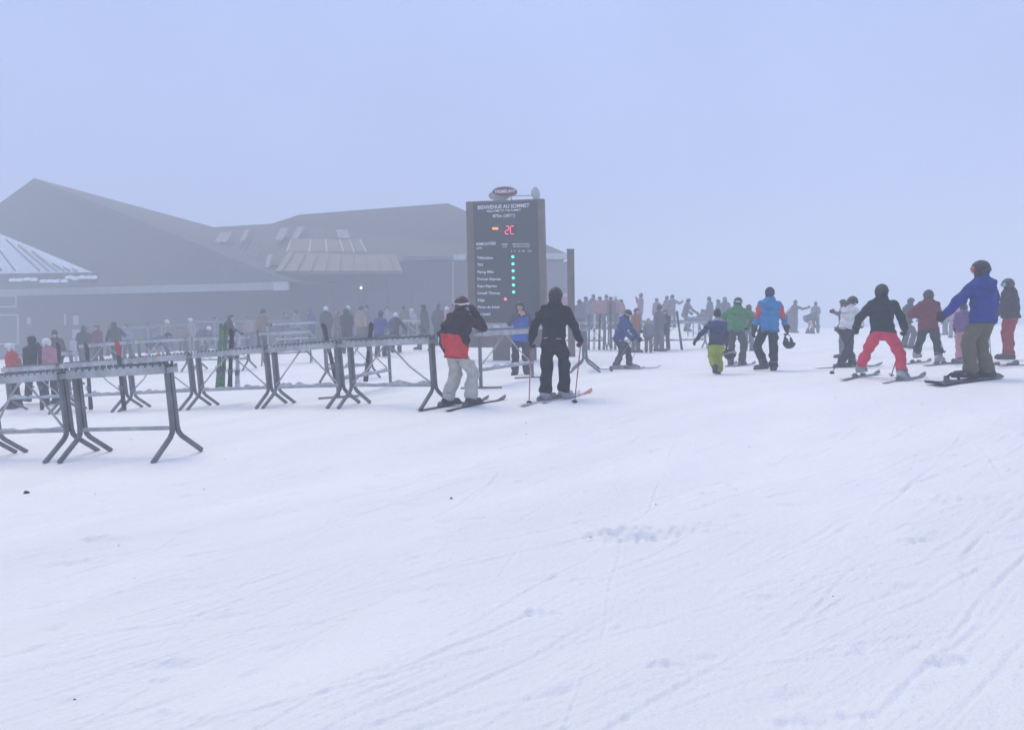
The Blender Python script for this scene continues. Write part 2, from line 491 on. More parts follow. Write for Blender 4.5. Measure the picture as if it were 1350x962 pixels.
for x0,y0,x1,y1 in ((722,387,727,392),(729,387,731,392),(733,387,737,392),(739,387,748,391),(722,394.5,726,398),(728,394.5,737,398)):
    hb(x0,y0,x1,y1,53.2,53.22,'lettering',TRIM,.05,ban).parent = hall
hb(596.4,345,598,412,53,53,'downspout',FASCIA,.1)
for px in (440, 512, 560):
    hb(px,352,px+1.6,446,52.9,52.9,'wall_joint',ROOF,.1)
slab([H_(P(379,333.5,50.6)), H_(P(521,335.5,51.0)), H_(P(531,357,49)), H_(P(363,357,48.6))], (0,.12,-.2), 'canopy', CANOPY, hall)
for k in range(9):
    t = (k+.5)/9
    bar(H_(P(379+142*t,333.6+2*t,50.45)), H_(P(363+168*t,356.8,48.6)), .05, 'canopy_seam', CANOPY, hall)
gl = [(378,384),(407.6,410),(431,429.6),(453,448),(467,461),(483,474.6)]
for (b0,t0),(b1,t1) in zip(gl[:-1], gl[1:]):
    p_ = MB().prism([H_(P(b0+.8,332,50.9)), H_(P(b1-.8,332,50.9)), H_(P(t1-.7,317,52.9)), H_(P(t0+.7,317,52.9))], (0,.12,.1)).put('pane', GLASS, hall)
for b0,t0 in gl:
    bar(H_(P(b0,332.5,50.85)), H_(P(t0,316,52.85)), .09, 'mullion', TRIM, hall)
for x0,x1,y0,y1,sh in ((362,372,301,316,8),(384,392,299,314,9),(446,460,303,314,-3),(283,290,307,319,7),(291,298,306,319,7),(316,322,303,317,7),(349,354,336,352,4)):
    k0 = 60.2-(y0-297)*.172; k1 = 60.2-(y1-297)*.172
    MB().prism([H_(P(x0,y1,k1-1.6)), H_(P(x1,y1,k1-1.6)), H_(P(x1+sh,y0,k0-1.6)), H_(P(x0+sh,y0,k0-1.6))], (0,.3,.05)).put('roof_snow_patch', mat('thin_roof_snow',(.26,.26,.28),.8,.3,3), hall)
for k in range(10):
    x = 268+k*7.5
    bar(H_(P(x,342,51.4)), H_(P(x+18,312,57.0)), .04, 'roof_seam', CANOPY, hall)
for x0,x1 in ((384,410),(413,438),(443,470),(484,510),(515,540),(545,558)):
    w_ = hb(x0,384,x1,424,52.75,52.75,'window',GLASS,.1); 
    for xx in (x0,x1-1,(x0+x1)/2-.5): hb(xx,384,xx+1,424,52.7,52.7,'frame',ROOF,.06,w_)
lamp = hb(473.5,374,478.5,378,51.5,51.5,'lamp_bracket',STEEL_D,.5)
me = bpy.data.meshes.new('lamp_bulb'); bm = bmesh.new(); bmesh.ops.create_uvsphere(bm, u_segments=12, v_segments=8, radius=.07); bm.to_mesh(me); bm.free()
lb = put('lamp_bulb', me, emis('lamp_white', (1,1,.98), 5), hall); lb.location = H_(P(476,379.5,51.3))

# patio railing in front of the wing
rail = thing('patio_railing', 'pale patio railing with uneven posts below the lodge wing', 'railing', (-16, 38, 0))
rinv = Vector((-16,38,0))
pts = [(160,433),(195,431),(213,430),(250,428),(254,423.5),(283,424),(300,424),(352,423),(396,424)]
PALE = mat('pale_railing', (.22,.23,.24), .6, .2, 6)
for (ax,ay),(bx,by) in zip(pts[:-1], pts[1:]):
    bar(P(ax,ay,38)-rinv, P(bx,by,38)-rinv, .07, 'rail', PALE, rail)
for ax, ay in pts:
    top = P(ax,ay,38); g = Vector((top.x, top.y, terr(top.x, top.y)-.1))
    bar(top-rinv, g-rinv, .08, 'post', PALE, rail)
for ax in (220,262,290,320,340):
    top = P(ax,430,38); g = P(ax+rs.uniform(-6,6),443,37.9)
    bar(top-rinv, g-rinv, .04, 'brace', PALE, rail)
def board(label, x0,y0,x1,y1,d,m,name='poster_board'):
    t = thing(name, label, 'board', tuple(gp((x0+x1)/2,d)))
    q = Vector(t.location)
    MB().prism([P(x0,y0,d)-q,P(x1,y0,d)-q,P(x1,y1,d)-q,P(x0,y1,d)-q],(0,.05,0)).put('panel',m,t)
    for x in (x0+1,x1-1):
        top = P(x,y0+1,d+.06); MB().tube([top-q+Vector((0,.05,0)), Vector((top.x,top.y+.05,terr(top.x,top.y)-.05))-q],.025).put('leg',STEEL,t)
board('upper pale poster board standing by the lodge wing railing', 95,434,104,446,30,TRIM)
board('narrow pale poster board leaning low beside the wing wall', 92,449,100,463,27,TRIM)
board('low white slatted crate board beyond the ski racks', 374,434,396,443,31,PALE)
for k in range(5):
    pass

# ------------------------------------------------------------------ summit sign
SG = gp(668, 24.0)
sign = thing('summit_sign', 'tall brown summit information sign with lit lift dots and oval emblem', 'sign', tuple(SG))
YAW = math.radians(-9)
SR = Matrix.Rotation(YAW, 3, 'Z')
SN = SR @ Vector((0,-1,0))
face_o = P(665, 300, 24.0)
def onsign(px, py, off=0.0):
    r = ray(px, py); o = Vector((0,0,CAM_Z))
    t = (face_o-o).dot(SN)/r.dot(SN)
    return (o+r*t)+SN*off
def S_(p): return Vector(p)-SG
BROWN = mat('sign_brown_wood', (.15,.12,.10), .7, .2, 3, .3, 30)
PANEL = mat('sign_dark_panel', (.045,.047,.052), .6, .1, 2, .05)
SWHITE = mat('sign_lettering_white', (.85,.86,.88), .6, .03, 2, 0)
def srect(x0,y0,x1,y1,off,th,name,m,parent=sign):
    return MB().prism([S_(onsign(x0,y0,off)),S_(onsign(x1,y0,off)),S_(onsign(x1,y1,off)),S_(onsign(x0,y1,off))], -SN*th).put(name,m,parent)
BY = 458
MB().prism([S_(onsign(614.2,266)),S_(onsign(717,262)),S_(onsign(721.5,BY)),S_(onsign(618.5,BY))], -SN*.32).put('cabinet', BROWN, sign)
pan = MB().prism([S_(onsign(624,268,.03)),S_(onsign(708,265,.03)),S_(onsign(712.5,424,.03)),S_(onsign(627.5,424,.03))], -SN*.02).put('panel', PANEL, sign)
low = MB().prism([S_(onsign(620,426,.025)),S_(onsign(718,426,.025)),S_(onsign(718.5,434,.025)),S_(onsign(620.5,434,.025))], -SN*.02).put('lower_panel', STEEL, sign)
for x0,x1 in ((649,671),(690,706)):
    p0, p1 = onsign(x0,BY-2,-.06), onsign(x1,BY-2,-.06)
    g = min(terr(p0.x,p0.y), terr(p1.x,p1.y))-.15
    MB().prism([S_(p0),S_(p1),S_(Vector((p1.x,p1.y,g))),S_(Vector((p0.x,p0.y,g)))],-SN*.2).put('leg', BROWN, sign)

def lettering(text, x0, x1, yb, cap, m=None, parent=None, yb1=None, off=.036):
    cu = bpy.data.curves.new('lettering','FONT'); cu.body = text; cu.size = 1.0; cu.extrude = 0.004; cu.resolution_u = 3; cu.offset = 0.012
    o = bpy.data.objects.new('tmp', cu); COL.objects.link(o)
    dg = bpy.context.evaluated_depsgraph_get(); dg.update()
    me = bpy.data.meshes.new_from_object(o.evaluated_get(dg))
    bpy.data.objects.remove(o)
    co = np.array([v.co[:] for v in me.vertices])
    mn, mx = co.min(0), co.max(0)
    a = onsign(x0,yb,off); b = onsign(x1,yb if yb1 is None else yb1,off); up = onsign(x0,yb-cap,off)-a
    capu = 0.70
    out = []
    for x,y,z in co:
        t = (x-mn[0])/max(mx[0]-mn[0],1e-6)
        out.append(S_(a+(b-a)*t+up*(y/capu)+SN*(z)))
    me.vertices.foreach_set('co', np.array(out).ravel()); me.update()
    return put('lettering', me, m or SWHITE, parent or pan)
lettering('BIENVENUE AU SOMMET',630.2,698,276.3,5.0,yb1=273.4)
lettering('WELCOME TO THE SUMMIT',641.5,687,280.0,2.6,yb1=278.2)
lettering("875m (2871')",650,679,286.9,4.0,yb1=286)
lettering('REMONT\u00c9ES',628.4,654,323.8,3.6,yb1=322.8)
lettering('LIFTS',628.6,635.6,328.6,2.6)
lettering('FERM\u00c9',661.5,669.5,323.2,1.9); lettering('CLOSED',662.3,668.7,326.2,1.5)
lettering("MINUTES D'ATTENTE",676.2,698.5,322.9,1.9); lettering('MINUTES OF WAITING',676.6,698.5,325.9,1.5)
for t,x0,x1 in (('0',674,675.5),('5',678.2,679.8),('5',684,685.4),('10',688,691.8),('15+',696,701.4)):
    lettering(t,x0,x1,332.2,2.4)
rows = [('T\u00e9l\u00e9cabine',650.2),('TGV',637.2),('Flying Mile',651),('Duncan Express',660.5),('Expo Express',655),('Lowell Thomas',659.5),('Edge',639.2),('Porte du Soleil',658.5),('Le Soleil',646.5)]
for i,(t,x1) in enumerate(rows):
    lettering(t, 629.3+i*.17, x1, 341.6+i*9.25, 3.5)
lettering('Info', 651, 659, 432, 3.6, parent=low, off=.03)
def disc(px, py, r, name, m, parent, off=.034, th=.02, ry=None, n=20):
    c = onsign(px,py,off); ex = onsign(px+r,py,off)-c; ez = onsign(px,py-(ry or r),off)-c
    return MB().prism([S_(c+ex*math.cos(2*math.pi*k/n)+ez*math.sin(2*math.pi*k/n)) for k in range(n)], SN*th).put(name,m,parent)
CY = emis('led_cyan_green',(.10,.95,.72),1.35)
for i in range(6):
    disc(676.3+i*.22, 338.6+i*9.28, 1.9, 'status_light', CY, pan)
disc(666.6,394.2,1.8,'status_light',emis('led_red',(1,.16,.25),1.4),pan)
RED = emis('led_digit',(1,.12,.20),1.2)
DK = mat('led_window',(.02,.02,.022),.4)
srect(663.5,296,681,311,.036,.006,'digit_window',DK,pan)
srect(649.4,300,657.2,302.9,.05,.012,'minus_light',emis('led_orange',(1,.36,.03),1.15),pan)
def seg(x0,y0,x1,y1): srect(x0,y0,x1,y1,.05,.01,'digit_segment',RED,pan)
seg(667.2,298,671.2,299.1); seg(670.7,299.3,671.8,303); seg(667.2,303.2,671,304.2); seg(666,304.4,667.1,307.9); seg(666.6,308.1,671,309.2)
seg(673.6,297.8,678,298.9); seg(672.7,299.1,673.8,308); seg(673.8,308.1,678.2,309.2)
# emblem ovals on the roof of the sign
EM_R = mat('emblem_maroon',(.16,.045,.05),.5,.05,2,0)
disc(656.5,256.8,14.2,'rear_emblem_oval',STEEL,sign,off=-.25,th=.05,ry=6.8,n=36)
rim = disc(665.2,252.8,16.8,'emblem_oval_rim',TRIM,sign,off=-.08,th=.04,ry=7.2,n=40)
disc(665.2,252.8,15.8,'emblem_oval',EM_R,sign,off=-.035,th=.02,ry=6.4,n=40)
lettering('TREMBLANT',652,680,255.0,4.2,SWHITE,sign,yb1=253.4,off=-.012)
MB().tube([S_(onsign(673.6,263.5,-.1)),S_(onsign(673.6,257,-.1))],.018).put('emblem_post',STEEL,sign)
MB().tube([S_(onsign(651.5,265.5,-.2)),S_(onsign(651.5,258,-.2))],.03).put('emblem_post',STEEL,sign)
MB().tube([S_(onsign(661,265,-.2)),S_(onsign(661,258,-.2))],.06).put('emblem_post',STEEL,sign)
MB().tube([S_(onsign(675,257.6,-.1)),S_(onsign(704,257.2,-.1))],.018).put('emblem_arm',STEEL,sign)
c = onsign(704.6,254.6,-.1); n=28
ax_ = (SR@Vector((.16,.98,0))).normalized()
MB().prism([S_(c+ax_*.42*math.cos(2*math.pi*k/n)+Vector((0,0,.19*math.sin(2*math.pi*k/n)))) for k in range(n)], ax_.cross(Vector((0,0,1)))*.05).put('side_emblem_oval',STEEL,sign)

post = thing('timber_post','tall square brown timber post beside the summit sign','post',tuple(gp(752.5,25.5)))
q = Vector(post.location)
MB().prism([P(748,329,25.5)-q,P(757,329,25.5)-q,Vector((P(758,400,25.5).x,25.5,q.z-.15))-q,Vector((P(749.2,400,25.5).x,25.5,q.z-.15))-q],(0,.24,0)).put('shaft',BROWN,post)
MB().prism([P(747.6,328,25.45)-q,P(757.4,328,25.45)-q,P(757.4,329.2,25.45)-q,P(747.6,329.2,25.45)-q],(0,.34,0)).put('cap',STEEL_D,post)

# ------------------------------------------------------------------ ski racks
def comb_poly(L, n, z0, z1, z2):
    pts = [(0,z0)]; pts.append((L,z0)); x = L
    pts.append((L,z2)); w = L/n
    for k in range(n):
        b = L-(k+.5)*w
        pts += [(b+w*.17,z2),(b+w*.17,z1),(b-w*.17,z1),(b-w*.17,z2)]
    pts.append((0,z2))
    return pts

def rack(label, A, B, h=1.08, foot='splay', braces=True, snow=True, bar_z=.34, seed=0):
    A, B = Vector(A), Vector(B)
    X = (B-A); L = X.length; X.normalize()
    c = (A+B)/2
    hz = Vector((-X.y, X.x, 0)).normalized()
    e = .4
    hz = Vector((hz.x, hz.y, (terr(c.x+hz.x*e,c.y+hz.y*e)-terr(c.x-hz.x*e,c.y-hz.y*e))/(2*e)*.5)).normalized()
    Z = X.cross(hz).normalized(); Y = Z.cross(X)
    if Z.z < 0: Y, Z = -Y, -Z
    t = thing('ski_rack', label, 'ski rack', group='steel ski racks on the snow')
    t.matrix_world = Matrix(((X.x,Y.x,Z.x,A.x),(X.y,Y.y,Z.y,A.y),(X.z,Y.z,Z.z,A.z),(0,0,0,1)))
    r = random.Random(seed)
    def gz(x, y):
        p = t.matrix_world @ Vector((x,y,0))
        return (terr(p.x,p.y)-p.z)
    for x in (.04, L-.04):
        fr = MB()
        if foot == 'splay':
            for s in (-1,1):
                yb = .36
                zz = gz(x, s*yb)-.012
                fr.tube([(x,s*.031,h-.1),(x,s*.034,.36),(x,s*.045,.29),(x,s*.085,.235),(x,s*yb,zz+.02)],0,sq=(.05,.046),up=(1,0,0))
        else:
            fr.tube([(x,0,h-.1),(x,0,0)],0,sq=(.055,.055),up=(1,0,0))
            fr.tube([(x,-.42,gz(x,-.42)+.015),(x,0,gz(x,0)+.02),(x,.42,gz(x,.42)+.015)],0,sq=(.04,.035),up=(1,0,0))
        fr.put('end_frame', STEEL_D, t)
    MB().box((-.02,-.075,h-.1),(L+.02,.075,h-.04)).put('beam', STEEL, t)
    n = max(8, int(L/.11))
    for s in (-1,1):
        MB().prism([(x,s*.09,z) for x,z in comb_poly(L,n,h-.105,h-.022,h+.0)],(0,s*.012,0)).put('comb_rail', STEEL, t)
    for s in (-1,1):
        MB().prism([(x,s*.035,z) for x,z in comb_poly(L,n,h-.039,h-.015,h+.03)],(0,s*.01,0)).put('inner_comb', STEEL_D, t)
    MB().tube([(.06,0,bar_z),(L-.06,0,bar_z)],0,sq=(.045,.045)).put('crossbar', STEEL, t)
    if braces:
        for sx in (0,1):
            x0 = .08 if sx==0 else L-.08
            xm = L/2+(-.06 if sx==0 else .06)
            MB().tube([(x0,.045,bar_z+.05),((x0+xm)/2,.045,(bar_z+h)/2-.05+r.uniform(-.05,.05)),(xm,.045,h-.1)],.014,n=7).put('brace', STEEL, t, True)
    if snow:
        pts=[]; x=.1
        while x < L-.1:
            pts.append((x, bar_z+.02+max(0,r.gauss(.025,.018)))); x += r.uniform(.06,.16)
        poly = [(L-.1,bar_z+.02),(.1,bar_z+.02)]+pts
        MB().prism([(x,-.03,z) for x,z in poly],(0,.06,0)).put('crusted_snow', OLDSNOW, t)
    return t

def rk(label, a, b, **k):
    return rack(label, gp(*a), gp(*b), **k)
rk('ski rack with bare crossbar and no braces, free end of the foremost row', (238,8.65),(110,9.25), braces=False, snow=False, seed=1)
rk('ski rack second in the foremost row, snow crusted on its crossbar', (98,9.3),(-3,9.9), seed=2)
rk('ski rack third from the free end of the foremost row', (-13,9.95),(-100,10.6), seed=3)
rk('ski rack beside the skier in the red-hemmed jacket', (577,11.5),(465,12.55), seed=4)
rk('ski rack second from the red-hemmed skier in the middle row', (455,12.62),(366,13.65), seed=5)
rk('middle row ski rack with green skis standing in it', (360,13.72),(266,14.75), seed=6)
rk('middle row ski rack between the green skis and the red ski', (259,14.82),(176,15.85), seed=7)
rk('middle row ski rack holding the red and black ski', (169,15.92),(92,16.9), seed=8)
rk('last ski rack of the middle row near the lodge door', (86,17.0),(14,18.0), seed=9)
rk('ski rack with flat feet in front of the summit sign', (633,14.0),(703,16.4), foot='flat', seed=10)
rk('ski rack with flat feet behind the middle row, black ski in it', (445,14.2),(516,16.6), foot='flat', seed=11)
rk('small distant ski rack behind the flat-footed rack', (430,18.6),(492,19.6), seed=12)
rk('ski rack seen end on to the right of the black-clad skier', (771,17.6),(772,19.7), seed=13)
for i,(a,b,l) in enumerate(((738,799,'far ski rack beside the timber post'),(801,864,'far ski rack full of skis behind the blue-jacketed boy'),(868,931,'far ski rack with a leaning black ski near the yellow-trousered child'),(935,990,'far ski rack behind the green-jacketed person'))):
    rk(l,(a,29),(b,29.2),seed=20+i)
for i,(a,da,b,db,l) in enumerate(((330,24,262,24.6,'hazy ski rack behind the green skis'),(250,24.8,185,25.4,'hazy ski rack left of the plum-jacketed skier'),(176,25.5,112,26.2,'hazy ski rack behind the red ski'),
    (100,23,30,23.6,'hazy ski rack before the poster boards'),(412,25.5,345,25.2,'hazy ski rack below the low white crate board'),(560,33,505,33.2,'hazy ski rack under the hall eaves'),(420,33.4,362,33.6,'hazy ski rack close under the pale canopy'))):
    rk(l,(a,da),(b,db),seed=40+i)
# ------------------------------------------------------------------ smooth solids for people (distance fields turned into meshes)
def V3(*a): return np.array(a, float)
def unit(v): return v/(np.linalg.norm(v)+1e-12)

class Field:
    def __init__(self, lo, hi, h):
        self.h = h; self.lo = np.array(lo, float)
        n = np.ceil((np.array(hi)-self.lo)/h).astype(int)+1
        self.n = n
        self.ax = [self.lo[i]+h*np.arange(n[i]) for i in range(3)]
        self.F = np.full(tuple(n), 0.5, np.float32)
    def win(self, lo, hi):
        s = []
        for i in range(3):
            a = int(np.floor((lo[i]-self.lo[i])/self.h)); b = int(np.ceil((hi[i]-self.lo[i])/self.h))+1
            s.append(slice(max(0, a), max(0, min(self.n[i], b))))
        s = tuple(s)
        g = [self.ax[0][s[0]][:, None, None], self.ax[1][s[1]][None, :, None], self.ax[2][s[2]][None, None, :]]
        return s, g
    def mix(self, s, d, k):
        a = self.F[s]
        if a.size == 0: return
        if k <= 0:
            self.F[s] = np.minimum(a, d); return
        t = np.clip(0.5+0.5*(d-a)/k, 0, 1)
        self.F[s] = d+(a-d)*t-k*t*(1-t)
    def cone(self, a, b, r1, r2, k=0.02, flat=None, q=1.0):
        a = np.array(a, float); b = np.array(b, float)
        m = max(r1, r2)+k+3*self.h
        s, g = self.win(np.minimum(a, b)-m, np.maximum(a, b)+m)
        if self.F[s].size == 0: return self
        ba = b-a; L2 = ba@ba+1e-12
        p = [g[i]-a[i] for i in range(3)]
        t = np.clip((p[0]*ba[0]+p[1]*ba[1]+p[2]*ba[2])/L2, 0, 1)
        v = [p[i]-t*ba[i] for i in range(3)]
        if flat is not None:
            f = unit(np.array(flat)); dt = (v[0]*f[0]+v[1]*f[1]+v[2]*f[2])*(1/q-1)
            v = [v[i]+dt*f[i] for i in range(3)]
        d = np.sqrt(v[0]**2+v[1]**2+v[2]**2)-(r1+(r2-r1)*t)
        if flat is not None: d = d*(0.5+0.5*q)
        self.mix(s, d.astype(np.float32), k); return self
    def chain(self, pts, rs, k=0.02, **kw):
        for i in range(len(pts)-1):
            self.cone(pts[i], pts[i+1], rs[i], rs[i+1], k, **kw)
        return self
    def _ell(self, c, r, M, m):
        c = np.array(c, float)
        s, g = self.win(c-m, c+m)
        p = [g[i]-c[i] for i in range(3)]
        if M is not None:
            p = [p[0]*M[j][0]+p[1]*M[j][1]+p[2]*M[j][2] for j in range(3)]
        q = np.sqrt((p[0]/r[0])**2+(p[1]/r[1])**2+(p[2]/r[2])**2)
        return s, p, (q-1)*min(r)*1.1
    def ell(self, c, r, M=None, k=0.02):
        s, p, d = self._ell(c, r, M, max(r)+k+3*self.h)
        if self.F[s].size: self.mix(s, d.astype(np.float32), k)
        return self
    def cut(self, c, n):
        n = unit(np.array(n)); c = np.array(c)
        d = (self.ax[0][:, None, None]-c[0])*n[0]+(self.ax[1][None, :, None]-c[1])*n[1]+(self.ax[2][None, None, :]-c[2])*n[2]
        self.F = np.maximum(self.F, d.astype(np.float32)); return self
    def folds(self, amp, seed, fz=26.0, fxy=11.0):
        r = np.random.RandomState(seed)
        X, Y, Z = self.ax[0][:, None, None], self.ax[1][None, :, None], self.ax[2][None, None, :]
        w = np.zeros_like(self.F)
        for k in range(4):
            a = r.uniform(0, 6.28); f = fxy*r.uniform(.6, 1.6); g = fz*r.uniform(.6, 1.5)*r.choice([-1, 1])
            w += np.sin(f*(X*math.cos(a)+Y*math.sin(a))+g*Z+r.uniform(0, 6)+1.6*np.sin(9*Z+6*X+k))
        self.F = self.F+(amp*w*.6).astype(np.float32); return self
    def mesh(self, name):
        F = self.F
        F[0] = F[-1] = np.maximum(F[0], .01); F[:, 0] = np.maximum(F[:, 0], .01); F[:, -1] = np.maximum(F[:, -1], .01)
        F[:, :, 0] = np.maximum(F[:, :, 0], .01); F[:, :, -1] = np.maximum(F[:, :, -1], .01); F[0] = np.maximum(F[0], .01); F[-1] = np.maximum(F[-1], .01)
        ins = F < 0
        nx, ny, nz = F.shape
        cnt = np.zeros((nx-1, ny-1, nz-1), np.int8)
        for i in (0, 1):
            for j in (0, 1):
                for k in (0, 1):
                    cnt += ins[i:nx-1+i, j:ny-1+j, k:nz-1+k]
        act = (cnt > 0) & (cnt < 8)
        idx = np.argwhere(act)
        vid = np.full(act.shape, -1, np.int32); vid[act] = np.arange(len(idx))
        acc = np.zeros((len(idx), 3)); num = np.zeros(len(idx))
        corners = [(i, j, k) for i in (0, 1) for j in (0, 1) for k in (0, 1)]
        for c in corners:
            for ax in range(3):
                if c[ax]: continue
                e = list(c); e[ax] = 1
                f0 = F[idx[:, 0]+c[0], idx[:, 1]+c[1], idx[:, 2]+c[2]]; f1 = F[idx[:, 0]+e[0], idx[:, 1]+e[1], idx[:, 2]+e[2]]
                x = (f0 < 0) != (f1 < 0)
                t = np.where(x, f0/np.where(x, f0-f1, 1), 0)
                pt = np.tile(np.array(c, float), (len(idx), 1)); pt[:, ax] = t
                acc[x] += pt[x]; num[x] += 1
        v = self.lo+self.h*(idx+acc/np.maximum(num, 1)[:, None])
        qs = []
        for ax in range(3):
            a, b = [i for i in range(3) if i != ax]
            s0 = [slice(None)]*3; s1 = [slice(None)]*3
            s0[ax] = slice(0, -1); s1[ax] = slice(1, None)
            i0, i1 = ins[tuple(s0)], ins[tuple(s1)]
            e = np.argwhere(i0 != i1)
            ok = (e[:, a] > 0) & (e[:, b] > 0) & (e[:, a] < F.shape[a]-1) & (e[:, b] < F.shape[b]-1)
            e = e[ok]
            flip = i0[tuple(e.T)]
            def cell(da, db):
                q = e.copy(); q[:, a] += da; q[:, b] += db
                return vid[tuple(q.T)]
            q = np.stack([cell(-1, -1), cell(0, -1), cell(0, 0), cell(-1, 0)], 1)
            if ax == 1: flip = ~flip
            q[~flip] = q[~flip][:, ::-1]
            qs.append(q)
        q = np.vstack(qs)
        me = bpy.data.meshes.new(name)
        me.vertices.add(len(v)); me.vertices.foreach_set('co', v.ravel())
        me.loops.add(q.size); me.loops.foreach_set('vertex_index', q.ravel().astype(np.int32))
        me.polygons.add(len(q)); me.polygons.foreach_set('loop_start', (np.arange(len(q))*4).astype(np.int32))
        me.polygons.foreach_set('use_smooth', np.ones(len(q), bool))
        me.update(calc_edges=True)
        return me

def ik(a, t, l1, l2, pole):
    d = t-a; D = np.linalg.norm(d); n = d/(D+1e-9); D = min(D, .998*(l1+l2)); t = a+n*D
    c = (l1*l1-l2*l2+D*D)/(2*D); hh = math.sqrt(max(l1*l1-c*c, 0))
    pv = pole-n*(pole@n); pv = unit(pv)
    return a+n*c+pv*hh, t

def rotz(v, deg):
    a = math.radians(deg); c, s = math.cos(a), math.sin(a)
    return V3(v[0]*c-v[1]*s, v[0]*s+v[1]*c, v[2])

def glove_mesh(wr, hd, pn, side, h=.007, curl=70, seed=0):
    """hand at wrist wr pointing hd, palm facing pn; side +1 right, -1 left"""
    hd = unit(hd); pn = unit(pn-hd*(pn@hd)); sd = np.cross(hd, pn)*side      # sd: towards the thumb
    G = 1.22
    c = wr+hd*.09*G
    F = Field(c-.2, c+.2, h)
    F.cone(wr-hd*.05, wr+hd*.02, .058, .05, .01)
    for u in (-.026, 0, .026):
        F.cone(wr+hd*.02+sd*u*.8*G, wr+hd*.085*G+sd*u*1.15*G, .022*G, .019*G, .014)
    for i, (u, L) in enumerate(((.036*G, .072*G), (.012*G, .08*G), (-.012*G, .076*G), (-.035*G, .06*G))):
        b = wr+hd*.092*G+sd*u
        a1 = math.radians(curl*.6+i*3); a2 = math.radians(curl*1.25+i*4); a3 = math.radians(curl*1.8)
        k1 = b+(hd*math.cos(a1)+pn*math.sin(a1))*L*.5
        k2 = k1+(hd*math.cos(a2)+pn*math.sin(a2))*L*.35
        k3 = k2+(hd*math.cos(a3)+pn*math.sin(a3))*L*.22
        F.chain([b, k1, k2, k3], [.0125*G, .0118*G, .011*G, .0095*G], .003)
    tb = wr+(hd*.035+sd*.038)*G; t1 = tb+(hd*.03+sd*.028+pn*.012)*G; t2 = t1+(hd*.028+sd*.002+pn*.022)*G
    F.chain([tb, t1, t2], [.018*G, .0145*G, .012*G], .006)
    return F.mesh('glove')

def helmet_mesh(c, f, u, r, h=.012):
    F = Field(c-.24, c+.24, h)
    M = [r, f, u]
    F.ell(c+u*.022-f*.004, (.109, .13, .122), M, 0)
    F.cut(c+u*.05+f*.09, -u*.95+f*.42)
    G = Field(c-.24, c+.24, h)
    for s in (-1, 1):
        G.cone(c+r*s*.092+u*.0-f*.02, c+r*s*.08-u*.075-f*.022, .04, .03, .01, flat=r, q=.6)
    G.cone(c-f*.085-u*.01, c-f*.075-u*.05, .06, .045, .01)
    F.F = np.minimum(F.F, G.F)
    return F.mesh('helmet')

def strap_mesh(c, f, u, r, h=.012):
    F = Field(c-.24, c+.24, h)
    s, p, d = F._ell(c+u*.022-f*.004, (.116, .137, .128), [r, f, u], .22)
    z = p[2]-p[1]*.08+.004
    F.F[s] = np.maximum(d, np.abs(z)-.02).astype(np.float32)
    s2, p2, d2 = F._ell(c+u*.022-f*.004, (.103, .124, .116), [r, f, u], .22)
    F.F[s2] = np.maximum(F.F[s2], -d2.astype(np.float32))
    return F.mesh('goggle_strap')

def lens_mesh(c, f, u, r, h=.010, up=0.0):
    F = Field(c-.2, c+.2, h)
    F.cone(c+f*.092+u*(.014+up)-r*.042, c+f*.092+u*(.014+up)+r*.042, .046, .046, .01, flat=f, q=.8)
    F.cut(c+f*.062, -f)
    return F.mesh('goggle_lens')

def hat_mesh(c, f, u, r, h=.012, tall=.03, pom=False):
    F = Field(c-.24, c+.27, h)
    F.ell(c+u*.03-f*.008, (.098, .118, .118+tall), [r, f, u], 0)
    F.cut(c+u*.0+f*.09, -u*.95+f*.35)
    F.folds(.0015, 3, 60, 40)
    if pom: F.ell(c+u*(.17+tall), (.04, .04, .04), None, .01)
    return F.mesh('hat')

PERSONS = {}
def person(label, pos, heading, H, pose, wear, group=None, h=.0135, cache=None, category='person', detail=True):
    """pos: ground point; heading 0 faces away from the camera, + turns left.  All joint positions are in a 1.78 m figure's own metres."""
    s = H/1.80
    root = thing('person', label, category, tuple(pos), math.radians(heading), group)
    root.scale = (s, s, s)
    key = cache
    if key is not None and key in PERSONS:
        parts = PERSONS[key]
    else:
        parts = build_figure(pose, wear, h, detail)
        if key is not None: PERSONS[key] = parts
    for nm, me, role, sub in parts:
        m = wear.get(role, BLACK)
        if role in ('jacket', 'trousers') and len(me.materials) == 0:
            pass
        o = put(nm, me, m, root)
        for nm2, me2, role2 in sub:
            put(nm2, me2, wear.get(role2, BLACK), o)
    root['hands'] = ''
    del root['hands']
    return root

def figure_frames(pose):
    g = pose.get
    fL = np.array(g('fL', (-.11, 0, 0)), float); fR = np.array(g('fR', (.11, 0, 0)), float)
    hip = V3(0, 0, .965)+V3(*g('hip', (0, 0, 0))); hip[:2] += (fL[:2]+fR[:2])/2
    hip[2] += min(fL[2], fR[2])
    tw = g('twist', 0); lean = g('lean', (3, 0))
    up = unit(V3(math.sin(math.radians(lean[1])), math.sin(math.radians(lean[0])), math.cos(math.radians(lean[0]))))
    up = rotz(up, tw*.5)
    fw = rotz(V3(0, 1, 0), tw); fw = unit(fw-up*(fw@up)); rt = np.cross(fw, up)
    hrt = rotz(V3(1, 0, 0), tw*.3)
    return fL, fR, hip, up, fw, rt, hrt

